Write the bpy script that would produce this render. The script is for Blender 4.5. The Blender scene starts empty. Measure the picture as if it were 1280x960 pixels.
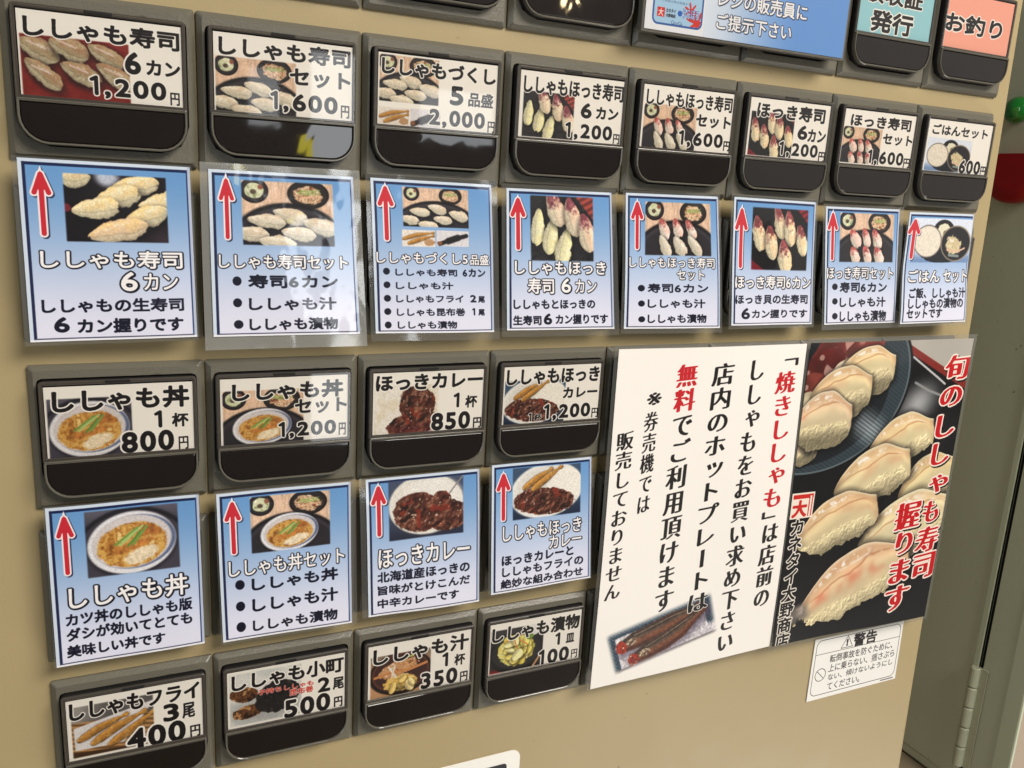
import bpy, bmesh, math, random
import numpy as np
from mathutils import Matrix, Vector

# ------------------------------------------------------------------ frame of reference
# The face of the machine lies in the XZ plane. Lengths along it are given in button
# pitches (x to the right, y down, h out of the face towards the viewer).
U = 0.045
def P(x, y, h=0.0):
    return Vector((x * U, -h * U, -y * U))

S = bpy.context.scene
COL = S.collection

# ------------------------------------------------------------------ camera
cam_data = bpy.data.cameras.new('camera')
cam = bpy.data.objects.new('camera', cam_data)
COL.objects.link(cam)
cam_data.sensor_width = 36.0
cam_data.lens = 36.0 * 1061.7 / 1280.0
cam_data.clip_start = 0.01
cam_data.clip_end = 60.0
RC = ((0.90660214, -0.05406151, -0.41850915),
      (-0.04648648, 0.97292878, -0.22638152),
      (0.41941812, 0.22469299, 0.87954619))
def cvdir(v):
    return Vector((v[0], v[2], -v[1]))
right, up, back = cvdir(RC[0]), -cvdir(RC[1]), -cvdir(RC[2])
M = Matrix.Identity(4)
for i in range(3):
    M[i][0], M[i][1], M[i][2] = right[i], up[i], back[i]
M.translation = P(0.4984688, 0.9122825, 5.66472719)
cam.matrix_world = M
S.camera = cam

# ------------------------------------------------------------------ light
world = bpy.data.worlds.new('World')
S.world = world
world.use_nodes = True
bg = world.node_tree.nodes['Background']
bg.inputs[0].default_value = (1.0, 0.95, 0.86, 1)
bg.inputs[1].default_value = 0.08

def area(name, loc, target, sx, sy, radiance, color):
    d = bpy.data.lights.new(name, 'AREA')
    d.shape = 'RECTANGLE'; d.size = sx; d.size_y = sy
    d.energy = radiance * math.pi * sx * sy
    d.color = color
    o = bpy.data.objects.new(name, d)
    o.location = loc
    o.rotation_euler = (Vector(target) - Vector(loc)).to_track_quat('-Z', 'Y').to_euler()
    COL.objects.link(o)
    return o
mid = P(4, 2, 0)
area('ceiling_light', (0.75, -1.0, 0.80), mid, 0.9, 0.5, 20.0, (1.0, 0.935, 0.86))
area('shop_window_light', (-1.9, -1.3, 0.3), (0.6, 0, 0), 1.0, 1.5, 2.6, (0.92, 0.96, 1.0))
area('low_fill_light', (1.2, -0.75, -1.5), mid, 0.9, 0.7, 6.0, (1.0, 0.95, 0.88))  # added fill lamp from the lower right, evens out the lower panel
area('side_window_light', (2.2, -1.5, 0.1), mid, 1.2, 1.2, 0.45, (1.0, 0.96, 0.9))
def wl(name, x0, x1, y0, y1, rad, c=(0.93, 0.97, 1.0)):
    # a pane of the shop window across the aisle, 2.7 m in front of the machine
    k = (5.66 + 60) / 5.66
    X0, X1 = 0.5 + (x0 - 0.5) * k, 0.5 + (x1 - 0.5) * k
    Y0, Y1 = 0.912 + (y0 - 0.912) * k, 0.912 + (y1 - 0.912) * k
    c0 = P((X0 + X1) / 2, (Y0 + Y1) / 2, 60)
    area(name, c0, c0 + Vector((0, 1, 0)), (X1 - X0) * U, (Y1 - Y0) * U, rad, c)
wl('window_pane_light', 1.68, 1.98, 0.15, 2.72, 6.0)
wl('window_pane_light', 2.40, 2.93, 0.30, 0.64, 5.0)
wl('window_pane_light', 1.30, 1.48, 0.28, 0.62, 4.0)
wl('yellow_sign_light', 1.62, 1.83, 0.68, 0.79, 8.0, (1.0, 0.85, 0.05))
wl('lamp_light', 3.44, 3.52, -0.37, -0.33, 60.0, (1.0, 0.75, 0.4))

S.view_settings.view_transform = 'Standard'
S.view_settings.look = 'None'
S.view_settings.exposure = 0.0
S.view_settings.gamma = 1.0
S.render.engine = 'CYCLES'
S.cycles.max_bounces = 8
S.cycles.transparent_max_bounces = 16
SPEC = {
'l11': [
  ('P', 'red6', 0.0065, 0.2716, 0.6605, 1.0038),
  ('K', 'ししゃも寿司', 0.0356, 0.0606, 0.9788, 0.3015),
  ('K', '6', 0.6273, 0.3615, 0.7274, 0.6297),
  ('K', 'カン', 0.7612, 0.4324, 0.978, 0.618),
  ('K', '1,200', 0.4063, 0.6819, 0.8821, 0.9494),
  ('k', '円', 0.9073, 0.8077, 0.9684, 0.9654),
],
'l12': [
  ('P', 'set12', 0.0054, 0.2845, 0.5789, 1.0024),
  ('K', 'ししゃも寿司', 0.0361, 0.0408, 0.9779, 0.2828),
  ('K', 'セット', 0.5274, 0.3502, 0.9767, 0.5784),
  ('K', '1,600', 0.387, 0.6663, 0.8814, 0.9429),
  ('k', '円', 0.9068, 0.7807, 0.9715, 0.9515),
],
'l13': [
  ('P', 'set12', 0.0061, 0.0157, 0.4976, 0.6666),
  ('P', 'fry2', 0.0086, 0.7299, 0.2559, 0.984),
  ('P', 'konbu2', 0.2613, 0.7186, 0.5145, 0.9799),
  ('K', 'ししゃもづくし', 0.0279, 0.0578, 0.9762, 0.2886),
  ('K', '5', 0.5887, 0.3549, 0.7024, 0.6265),
  ('k', '品盛', 0.7459, 0.4156, 0.9627, 0.6212),
  ('K', '2,000', 0.419, 0.6981, 0.8964, 0.9602),
  ('k', '円', 0.9231, 0.8087, 0.9854, 0.9713),
],
'l14': [
  ('P', 'mix14', 0.0278, 0.2802, 0.5188, 0.978),
  ('K', 'ししゃもほっき寿司', 0.0305, 0.0611, 0.9903, 0.3253),
  ('K', '6', 0.58, 0.3845, 0.6866, 0.6178),
  ('K', 'カン', 0.7307, 0.4236, 0.9532, 0.6099),
  ('K', '1,200', 0.4401, 0.6905, 0.9047, 0.9587),
  ('k', '円', 0.9189, 0.8156, 0.9839, 0.9728),
],
'l15': [
  ('P', 'set15', 0.0153, 0.2787, 0.5963, 1.0048),
  ('K', 'ししゃもほっき寿司', 0.0334, 0.0553, 0.9783, 0.3139),
  ('K', 'セット', 0.5836, 0.3832, 0.9816, 0.5888),
  ('K', '1,600', 0.4118, 0.6629, 0.9098, 0.9376),
  ('k', '円', 0.9212, 0.7818, 0.994, 0.9469),
],
'l16': [
  ('P', 'hok16', 0.0164, 0.2184, 0.5605, 0.9807),
  ('K', 'ほっき寿司', 0.0836, 0.0592, 0.934, 0.3269),
  ('K', '6', 0.6086, 0.3842, 0.7325, 0.6335),
  ('K', 'カン', 0.7408, 0.4342, 0.9726, 0.6575),
  ('K', '1,200', 0.3992, 0.6869, 0.8939, 0.9608),
  ('k', '円', 0.9091, 0.8142, 0.9951, 0.9892),
],
'l17': [
  ('P', 'set17', -0.0022, 0.2989, 0.5419, 0.964),
  ('K', 'ほっき寿司', 0.0828, 0.0671, 0.931, 0.2978),
  ('K', 'セット', 0.5547, 0.3708, 0.9805, 0.5713),
  ('K', '1,600', 0.3775, 0.6818, 0.8889, 0.9706),
  ('k', '円', 0.8955, 0.79, 0.9889, 0.971),
],
'l18': [
  ('P', 'gohan', 0.0146, 0.3302, 0.7141, 0.9855),
  ('K', 'ごはんセット', 0.0606, 0.0814, 0.928, 0.2857),
  ('K', '600', 0.5565, 0.7172, 0.8948, 0.9857),
  ('k', '円', 0.9044, 0.8112, 0.9904, 1.0072),
],
'l31': [
  ('P', 'don', 0.0081, 0.153, 0.5707, 1.0247),
  ('K', 'ししゃも丼', 0.0493, 0.0464, 0.9671, 0.3601),
  ('K', '1', 0.7164, 0.3921, 0.7704, 0.6435),
  ('K', '杯', 0.8385, 0.4424, 0.9567, 0.6467),
  ('K', '800', 0.4859, 0.6763, 0.8487, 0.9782),
  ('k', '円', 0.8807, 0.7908, 0.9513, 0.9814),
],
'l32': [
  ('P', 'set32', 0.0109, 0.167, 0.6422, 1.0204),
  ('K', 'ししゃも丼', 0.0886, 0.0662, 0.9554, 0.3376),
  ('K', 'セット', 0.5661, 0.3463, 0.9856, 0.5784),
  ('K', '1,200', 0.4362, 0.6796, 0.8978, 0.9485),
  ('k', '円', 0.9206, 0.7509, 0.979, 0.9454),
],
'l33': [
  ('P', 'curryc', 0.0063, 0.1985, 0.5825, 1.0093),
  ('K', 'ほっきカレー', 0.0222, 0.0336, 0.984, 0.2891),
  ('K', '1', 0.7155, 0.372, 0.7708, 0.6188),
  ('K', '杯', 0.8259, 0.4273, 0.9381, 0.6348),
  ('K', '850', 0.5179, 0.6866, 0.8781, 0.9829),
  ('k', '円', 0.9081, 0.8071, 0.9859, 0.9806),
],
'l34': [
  ('P', 'curryf', 0.0094, 0.2302, 0.6314, 1.0262),
  ('K', 'ししゃもほっき', 0.0266, 0.0429, 0.9767, 0.3148),
  ('K', 'カレー', 0.6036, 0.3944, 0.9702, 0.5842),
  ('K', '1,200', 0.4172, 0.669, 0.9047, 0.9715),
  ('k', '円', 0.9221, 0.7903, 0.9903, 0.9621),
  ('K', '1', 0.261, 0.8068, 0.2935, 0.9534),
  ('K', '杯', 0.3211, 0.8308, 0.397, 0.9573),
],
'l51': [
  ('P', 'fry3', 0.0245, 0.1031, 0.6278, 0.9545),
  ('K', 'ししゃもフライ', 0.022, 0.0461, 0.9753, 0.3345),
  ('K', '3', 0.6917, 0.3389, 0.8114, 0.6409),
  ('K', '尾', 0.8363, 0.3782, 0.9346, 0.6407),
  ('K', '400', 0.4174, 0.6454, 0.8579, 1.0106),
  ('k', '円', 0.8921, 0.786, 0.9716, 0.9872),
],
'l52': [
  ('P', 'konbu', 0.0098, 0.0323, 0.6203, 0.96),
  ('K', 'ししゃも小町', 0.0342, 0.0531, 0.9815, 0.3369),
  ('r', '子持ちししゃも', 0.2472, 0.3847, 0.7178, 0.4778),
  ('r', '昆布巻', 0.5127, 0.4805, 0.7144, 0.5958),
  ('K', '2', 0.7522, 0.3744, 0.8637, 0.6414),
  ('K', '尾', 0.8867, 0.4214, 0.9848, 0.6422),
  ('K', '500', 0.4649, 0.6638, 0.8638, 0.9906),
  ('k', '円', 0.8977, 0.7823, 0.9736, 0.9686),
],
'l53': [
  ('P', 'soup', 0.0167, 0.1948, 0.5983, 1.0093),
  ('K', 'ししゃも汁', 0.0458, 0.0518, 0.9674, 0.3655),
  ('K', '1', 0.7065, 0.3603, 0.7648, 0.6294),
  ('K', '杯', 0.8273, 0.4289, 0.9368, 0.6527),
  ('K', '350', 0.5024, 0.6748, 0.8648, 0.9839),
  ('k', '円', 0.8933, 0.7921, 0.9693, 0.9884),
],
'l54': [
  ('P', 'pick', 0.0044, 0.1172, 0.5839, 0.9826),
  ('K', 'ししゃも漬物', 0.0222, 0.0646, 0.9788, 0.3697),
  ('K', '1', 0.7103, 0.3891, 0.7663, 0.6454),
  ('K', '皿', 0.8339, 0.4466, 0.9292, 0.6363),
  ('K', '100', 0.5381, 0.6802, 0.8795, 1.0006),
  ('k', '円', 0.9044, 0.7968, 0.9759, 0.9721),
],
'l07': [
  ('K', '領収証', 0.0333, 0.1551, 0.8359, 0.472),
  ('K', '発行', 0.162, 0.5796, 0.7447, 0.9552),
],
'l08': [
  ('K', 'お釣り', -0.0118, 0.3483, 0.86, 0.7035),
],
'c11': [
  ('A', '', 0.0633, 0.063, 0.1793, 0.4142),
  ('P', 'plate5', 0.2405, 0.0632, 0.8556, 0.4446),
  ('T', 'ししゃも寿司', 0.0884, 0.4877, 0.9296, 0.5903),
  ('T', '6', 0.5439, 0.6079, 0.6448, 0.719),
  ('T', 'カン', 0.6824, 0.6159, 0.8957, 0.7141),
  ('B', 'ししゃもの生寿司', 0.0766, 0.7589, 0.9258, 0.841),
  ('B', '6', 0.1395, 0.8638, 0.2278, 0.9518),
  ('B', 'カン握りです', 0.2742, 0.8748, 0.9159, 0.9614),
],
'c12': [
  ('A', '', 0.0607, 0.0466, 0.1654, 0.4081),
  ('P', 'set12', 0.2079, 0.0483, 0.8529, 0.4438),
  ('T', 'ししゃも寿司セット', 0.0499, 0.4932, 0.9376, 0.5828),
  ('D', '', 0.1343, 0.6298, 0.1924, 0.6865),
  ('B', '寿司6カン', 0.2369, 0.617, 0.8585, 0.7029),
  ('D', '', 0.1329, 0.7638, 0.1909, 0.8191),
  ('B', 'ししゃも汁', 0.2369, 0.759, 0.8411, 0.8416),
  ('D', '', 0.1334, 0.899, 0.1951, 0.953),
  ('B', 'ししゃも漬物', 0.2355, 0.8883, 0.845, 0.9673),
],
'c13': [
  ('A', '', 0.0449, 0.0419, 0.1786, 0.3928),
  ('P', 'set12', 0.2442, 0.0423, 0.8016, 0.2994),
  ('P', 'fry2', 0.2331, 0.3159, 0.512, 0.4266),
  ('P', 'konbu2', 0.5214, 0.3145, 0.7978, 0.4202),
  ('T', 'ししゃもづくし5', 0.0231, 0.4619, 0.7812, 0.5374),
  ('T', '品盛', 0.8018, 0.4672, 0.9632, 0.5389),
  ('D', '', 0.0726, 0.5663, 0.1268, 0.6109),
  ('D', '', 0.0738, 0.6556, 0.1282, 0.6993),
  ('D', '', 0.0734, 0.7438, 0.1295, 0.7893),
  ('D', '', 0.073, 0.8323, 0.1293, 0.8769),
  ('D', '', 0.0744, 0.9211, 0.1289, 0.9675),
  ('B', 'ししゃも寿司', 0.1713, 0.569, 0.6871, 0.6186),
  ('B', '6カン', 0.7345, 0.5638, 0.9309, 0.6188),
  ('B', 'ししゃも汁', 0.1728, 0.6574, 0.6514, 0.7072),
  ('B', 'ししゃもフライ', 0.1726, 0.7448, 0.7343, 0.7957),
  ('B', '2', 0.7932, 0.7423, 0.8472, 0.7927),
  ('B', '尾', 0.8635, 0.7493, 0.9219, 0.7955),
  ('B', 'ししゃも昆布巻', 0.1741, 0.8324, 0.7461, 0.8864),
  ('B', '1', 0.807, 0.8317, 0.8333, 0.8824),
  ('B', '尾', 0.8626, 0.839, 0.9193, 0.8842),
  ('B', 'ししゃも漬物', 0.1792, 0.919, 0.6735, 0.9724),
],
'c14': [
  ('A', '', 0.0307, 0.0568, 0.1769, 0.4267),
  ('P', 'mix14', 0.2129, 0.0353, 0.8175, 0.5052),
  ('T', 'ししゃもほっき', 0.0715, 0.4989, 0.931, 0.5971),
  ('T', '寿司', 0.1843, 0.6221, 0.4279, 0.7368),
  ('T', '6', 0.4957, 0.6231, 0.5878, 0.729),
  ('T', 'カン', 0.6304, 0.6299, 0.8382, 0.7287),
  ('B', 'ししゃもとほっきの', 0.0575, 0.7771, 0.8205, 0.848),
  ('B', '生寿司', 0.0527, 0.8919, 0.3063, 0.9647),
  ('B', '6', 0.3271, 0.8788, 0.4042, 0.9612),
  ('B', 'カン握りです', 0.4371, 0.8869, 0.9407, 0.9617),
],
'c15': [
  ('A', '', 0.0524, 0.0548, 0.1823, 0.4071),
  ('P', 'set15', 0.195, 0.0505, 0.9158, 0.4513),
  ('T', 'ししゃもほっき寿司', 0.0401, 0.4573, 0.9467, 0.5403),
  ('T', 'セット', 0.5432, 0.5514, 0.8334, 0.63),
  ('D', '', 0.1292, 0.6677, 0.2027, 0.7164),
  ('B', '寿司6カン', 0.2321, 0.6562, 0.8736, 0.7285),
  ('D', '', 0.1345, 0.7847, 0.2046, 0.8312),
  ('B', 'ししゃも汁', 0.2339, 0.7739, 0.8406, 0.8439),
  ('D', '', 0.1398, 0.9049, 0.2095, 0.9512),
  ('B', 'ししゃも漬物', 0.2356, 0.8904, 0.855, 0.9602),
],
'c16': [
  ('A', '', 0.0163, 0.0762, 0.1735, 0.5472),
  ('P', 'hok16', 0.2158, 0.0613, 0.9172, 0.5617),
  ('T', 'ほっき寿司6カン', 0.0364, 0.6017, 0.9721, 0.7066),
  ('B', 'ほっき貝の生寿司', 0.0421, 0.7515, 0.9412, 0.831),
  ('B', '6', 0.1162, 0.8609, 0.2187, 0.9509),
  ('B', 'カン握りです', 0.2439, 0.8733, 0.9405, 0.9462),
],
'c17': [
  ('A', '', 0.0233, 0.0438, 0.1584, 0.4481),
  ('P', 'set17', 0.177, 0.04, 0.9372, 0.465),
  ('T', 'ほっき寿司セット', 0.0231, 0.5008, 0.9442, 0.6083),
  ('D', '', 0.0987, 0.6438, 0.1764, 0.7002),
  ('B', '寿司6カン', 0.2055, 0.6316, 0.8591, 0.7264),
  ('D', '', 0.1034, 0.7711, 0.1815, 0.8261),
  ('B', 'ししゃも汁', 0.2111, 0.7645, 0.8471, 0.8538),
  ('D', '', 0.1081, 0.9, 0.1867, 0.9561),
  ('B', 'ししゃも漬物', 0.2161, 0.8836, 0.8649, 0.9805),
],
'c18': [
  ('P', 'gohan', 0.0877, 0.0422, 1.0054, 0.4523),
  ('A', '', 0.0009, 0.0519, 0.1947, 0.4196),
  ('T', 'ごはん', 0.0841, 0.5122, 0.5489, 0.6252),
  ('T', 'セット', 0.6062, 0.5124, 0.9971, 0.6276),
  ('B', 'ご飯、ししゃも汁', 0.1074, 0.6754, 0.9798, 0.7722),
  ('B', 'ししゃもの漬物の', 0.0989, 0.7699, 0.946, 0.8672),
  ('B', 'セットです', 0.0821, 0.8667, 0.619, 0.9559),
],
'c21': [
  ('A', '', 0.0539, 0.0529, 0.1695, 0.4217),
  ('P', 'don', 0.2306, 0.0376, 0.8605, 0.4631),
  ('T', 'ししゃも丼', 0.1062, 0.4999, 0.9014, 0.6441),
  ('B', 'カツ丼のししゃも版', 0.0778, 0.6662, 0.9243, 0.7503),
  ('B', 'ダシが効いてとても', 0.0758, 0.7635, 0.9196, 0.848),
  ('B', '美味しい丼です', 0.0714, 0.8729, 0.7256, 0.9521),
],
'c22': [
  ('A', '', 0.0473, 0.0549, 0.1701, 0.411),
  ('P', 'set32', 0.2325, 0.0371, 0.8425, 0.4233),
  ('T', 'ししゃも丼セット', 0.0652, 0.4488, 0.9485, 0.565),
  ('D', '', 0.1062, 0.5875, 0.1746, 0.6538),
  ('B', 'ししゃも丼', 0.2262, 0.5842, 0.8942, 0.6748),
  ('D', '', 0.105, 0.7356, 0.1719, 0.8012),
  ('B', 'ししゃも汁', 0.226, 0.7241, 0.8917, 0.8221),
  ('D', '', 0.1021, 0.878, 0.1713, 0.947),
  ('B', 'ししゃも漬物', 0.2235, 0.8765, 0.8852, 0.959),
],
'c23': [
  ('A', '', 0.0366, 0.0473, 0.1699, 0.4137),
  ('P', 'curryp', 0.1824, 0.0262, 0.8597, 0.4628),
  ('T', 'ほっきカレー', 0.0922, 0.5034, 0.914, 0.649),
  ('B', '北海道産ほっきの', 0.0806, 0.6734, 0.9098, 0.7567),
  ('B', '旨味がとけこんだ', 0.0817, 0.7787, 0.9135, 0.8512),
  ('B', '中辛カレーです', 0.0792, 0.8778, 0.8086, 0.9481),
],
'c24': [
  ('P', 'curryf', 0.1991, 0.0347, 0.8951, 0.4444),
  ('A', '', 0.0429, 0.0642, 0.1837, 0.4323),
  ('T', 'ししゃもほっき', 0.1066, 0.4739, 0.9009, 0.597),
  ('T', 'カレー', 0.5685, 0.5965, 0.9064, 0.7025),
  ('B', 'ほっきカレーと', 0.0982, 0.7042, 0.8236, 0.785),
  ('B', 'ししゃもフライの', 0.103, 0.799, 0.926, 0.8763),
  ('B', '絶妙な組み合わせ', 0.0895, 0.893, 0.9223, 0.9686),
],
'p1': [
  ('Q', 'fish', 0.0425, 0.8325, 0.6125, 0.756, 0.6758, 0.9073, 0.1166, 0.9792),
  ('V', '「', 0.8792, 0.0405, 0.9613, 0.0696),
  ('VR', '焼きししゃも', 0.8387, 0.0784, 0.9571, 0.5116),
  ('V', '」', 0.8477, 0.5181, 0.928, 0.5473),
  ('V', 'は店前の', 0.8576, 0.5629, 0.9562, 0.8479),
  ('V', 'ししゃもをお買い求め下さい', 0.6704, 0.0397, 0.7697, 0.9761),
  ('V', '店内のホットプレートは', 0.4749, 0.0446, 0.5982, 0.8209),
  ('VR', '無料', 0.2894, 0.0427, 0.4004, 0.1853),
  ('V', 'でご利用頂けます', 0.2903, 0.192, 0.4023, 0.7974),
  ('v', '※', 0.1549, 0.1186, 0.2264, 0.1595),
  ('v', '券売機では', 0.149, 0.1751, 0.2203, 0.472),
  ('v', '販売しておりません', 0.0232, 0.2274, 0.1065, 0.724),
],
'p2': [
  ('RH', '旬', 0.8415, 0.0486, 1.0064, 0.1418),
  ('RH', 'の', 0.8468, 0.1563, 0.9894, 0.2327),
  ('RH', 'し', 0.853, 0.2526, 0.9773, 0.3393),
  ('RH', 'し', 0.8536, 0.3504, 0.9724, 0.4365),
  ('RH', 'ゃ', 0.8659, 0.4628, 0.9938, 0.5349),
  ('RH', 'も', 0.8523, 0.5548, 0.9653, 0.6399),
  ('RH', '寿', 0.8328, 0.6477, 0.9953, 0.7515),
  ('RH', '司', 0.8429, 0.7474, 0.999, 0.8507),
  ('RH', '握', 0.67, 0.5482, 0.8405, 0.6543),
  ('RH', 'り', 0.7033, 0.6554, 0.8118, 0.7448),
  ('RH', 'ま', 0.6904, 0.7551, 0.8202, 0.8521),
  ('RH', 'す', 0.6877, 0.8544, 0.8479, 0.9575),
  ('LG', '', -0.0051, 0.4644, 0.1333, 0.5524),
  ('VH', 'カネタイ大野商店', 0.0135, 0.5654, 0.1008, 1.0158),
  ('N', 'a', 0.1744, 0.0926, 0.5081, 0.0698),
  ('N', 'b', 0.0349, 0.1622, 0.3797, 0.1349),
  ('N', 'c', -0.0459, 0.2555, 0.2854, 0.2329),
  ('N', 'd', -0.0461, 0.3502, 0.1044, 0.314),
  ('N', 'e', 0.4176, 0.3638, 0.8387, 0.299),
  ('N', 'f', 0.2468, 0.4849, 0.7111, 0.397),
  ('N', 'g', 0.0602, 0.6455, 0.541, 0.5471),
  ('N', 'h', 0.6645, 0.535, 1.0493, 0.4407),
  ('N', 'i', 0.4539, 0.6806, 1.0541, 0.5827),
  ('N', 'j', 0.1333, 0.9063, 0.8013, 0.7408),
  ('C', 'rim', 0.3491, -0.0038, 0.5166, 0.0424, 0.6031, 0.1226, 0.5727, 0.2228, 0.4468, 0.3145, 0.2927, 0.3715, 0.0857, 0.4348),
  ('C', 'tray', 0.394, -0.0006, 0.8726, 0.168, 1.025, 0.2228),
  ('C', 'red', 0.5139, 0.0012, 0.9982, 0.1498),
],
'warn': [
  ('wl', '', 0.0256, 0.2614, 0.9754, 0.2575),
  ('tri', '', 0.2999, 0.2373, 0.4272, 0.2288, 0.3622, 0.0339),
  ('s', '警告', 0.4314, 0.0419, 0.6987, 0.2616),
  ('s', '転倒事故を防ぐために、', 0.1924, 0.3059, 0.9041, 0.4355),
  ('s', '上に乗らない、揺さぶら', 0.1911, 0.4624, 0.9422, 0.5904),
  ('s', 'ない、傾けないようにし', 0.2015, 0.6236, 0.9361, 0.7273),
  ('s', 'てください。', 0.2065, 0.7688, 0.5691, 0.8886),
  ('no', '', 0.0467, 0.571, 0.1727, 0.6184),
  ('tiny', '', 0.8067, 0.9803, 0.9731, 0.9685),
],
'coup': [
  ('cb', '', -0.0027, 0.8356, 0.0079, 1.0055),
  ('ph', '', 0.0412, 0.8257, 0.2836, 0.9737),
  ('T', 'ご提示下さい', 0.3286, 0.8468, 0.7091, 0.9268),
  ('T', 'レジの販売員に', 0.3295, 0.7237, 0.7805, 0.7843),
  ('mk', '', 0.0647, 0.8679, 0.0947, 0.9093),
  ('t', 'カネタイ', 0.0941, 0.8734, 0.138, 0.8855),
  ('t', '大野商店', 0.0936, 0.8927, 0.1375, 0.905),
  ('tb', 'うらほろ', 0.1487, 0.8675, 0.2541, 0.8996),
  ('t', 'CooCa', 0.1297, 0.9259, 0.1821, 0.9453),
  ('lf', '', 0.2074, 0.8426, 0.2648, 0.9775),
  ('ro', '', 0.8393, 0.6192, 0.9515, 0.6355),
],
}
CARD_EDGES = {  # top-left, top-right, bottom-right, bottom-left (x, y) in pitches, then lift of top and bottom edge
 'c11': ((0.045, 0.896), (0.938, 0.897), (0.952, 1.916), (0.047, 1.928), 0.13, 0.15),
 'c12': ((1.042, 0.9), (1.923, 0.899), (1.98, 1.919), (1.048, 1.919), 0.13, 0.15),
 'c13': ((2.039, 0.897), (2.894, 0.9), (2.965, 1.929), (2.09, 1.921), 0.13, 0.15),
 'c14': ((3.011, 0.915), (3.862, 0.908), (3.974, 1.925), (3.066, 1.919), 0.13, 0.15),
 'c15': ((3.993, 0.902), (4.845, 0.893), (4.986, 1.938), (4.061, 1.927), 0.13, 0.15),
 'c16': ((5.002, 0.886), (5.86, 0.893), (5.959, 1.92), (5.09, 1.918), 0.13, 0.16),
 'c17': ((5.981, 0.921), (6.849, 0.914), (6.975, 1.924), (6.118, 1.931), 0.13, 0.15),
 'c18': ((6.972, 0.93), (7.812, 0.921), (7.842, 1.92), (6.979, 1.929), 0.13, 0.21),
 'c21': ((0.056, 2.955), (0.932, 2.957), (0.943, 4.026), (0.057, 4.029), 0.13, 0.13),
 'c22': ((1.04, 2.968), (1.931, 2.969), (1.95, 4.043), (1.06, 4.032), 0.13, 0.15),
 'c23': ((2.04, 2.968), (2.906, 2.966), (2.951, 4.046), (2.075, 4.027), 0.13, 0.15),
 'c24': ((3.009, 2.95), (3.869, 2.955), (3.939, 3.997), (3.05, 4.008), 0.13, 0.15),
}
# ------------------------------------------------------------------ printed matter, painted in code
RNG = np.random.RandomState
def grid_noise(h, w, cy, cx, seed):
    r = RNG(seed).rand(int(cy) + 3, int(cx) + 3).astype(np.float32)
    y = np.linspace(0, cy, h, dtype=np.float32); x = np.linspace(0, cx, w, dtype=np.float32)
    yi = y.astype(int); xi = x.astype(int); fy = y - yi; fx = x - xi
    fy = (fy * fy * (3 - 2 * fy))[:, None]; fx = (fx * fx * (3 - 2 * fx))[None]
    a = r[yi][:, xi]; b = r[yi][:, xi + 1]; c = r[yi + 1][:, xi]; d = r[yi + 1][:, xi + 1]
    return (a * (1 - fx) + b * fx) * (1 - fy) + (c * (1 - fx) + d * fx) * fy
def fbm(h, w, cells, seed, octs=4, asp=None):
    asp = asp or w / h
    n = np.zeros((h, w), np.float32); a = 1.0; t = 0
    for o in range(octs):
        c = cells * 2 ** o
        if c > h: break
        n += a * grid_noise(h, w, c, max(1, c * asp), seed + o * 17); t += a; a *= 0.55
    return n / t
def ss(a, b, x):
    t = np.clip((x - a) / (b - a), 0, 1)
    return t * t * (3 - 2 * t)
def blur(a, r):
    r = int(round(r))
    if r < 1: return a
    for ax in (0, 1):
        p = np.pad(a, [(r, r) if i == ax else (0, 0) for i in range(a.ndim)], mode='edge')
        c = np.cumsum(p, axis=ax, dtype=np.float64)
        n = a.shape[ax]; k = 2 * r + 1
        z = np.zeros_like(np.take(c, [0], axis=ax))
        c = np.concatenate([z, c], axis=ax)
        a = ((np.take(c, range(k, k + n), axis=ax) - np.take(c, range(0, n), axis=ax)) / k).astype(np.float32)
    return a
def rgb(*c):
    return np.array(c, np.float32) / 255.0

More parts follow.
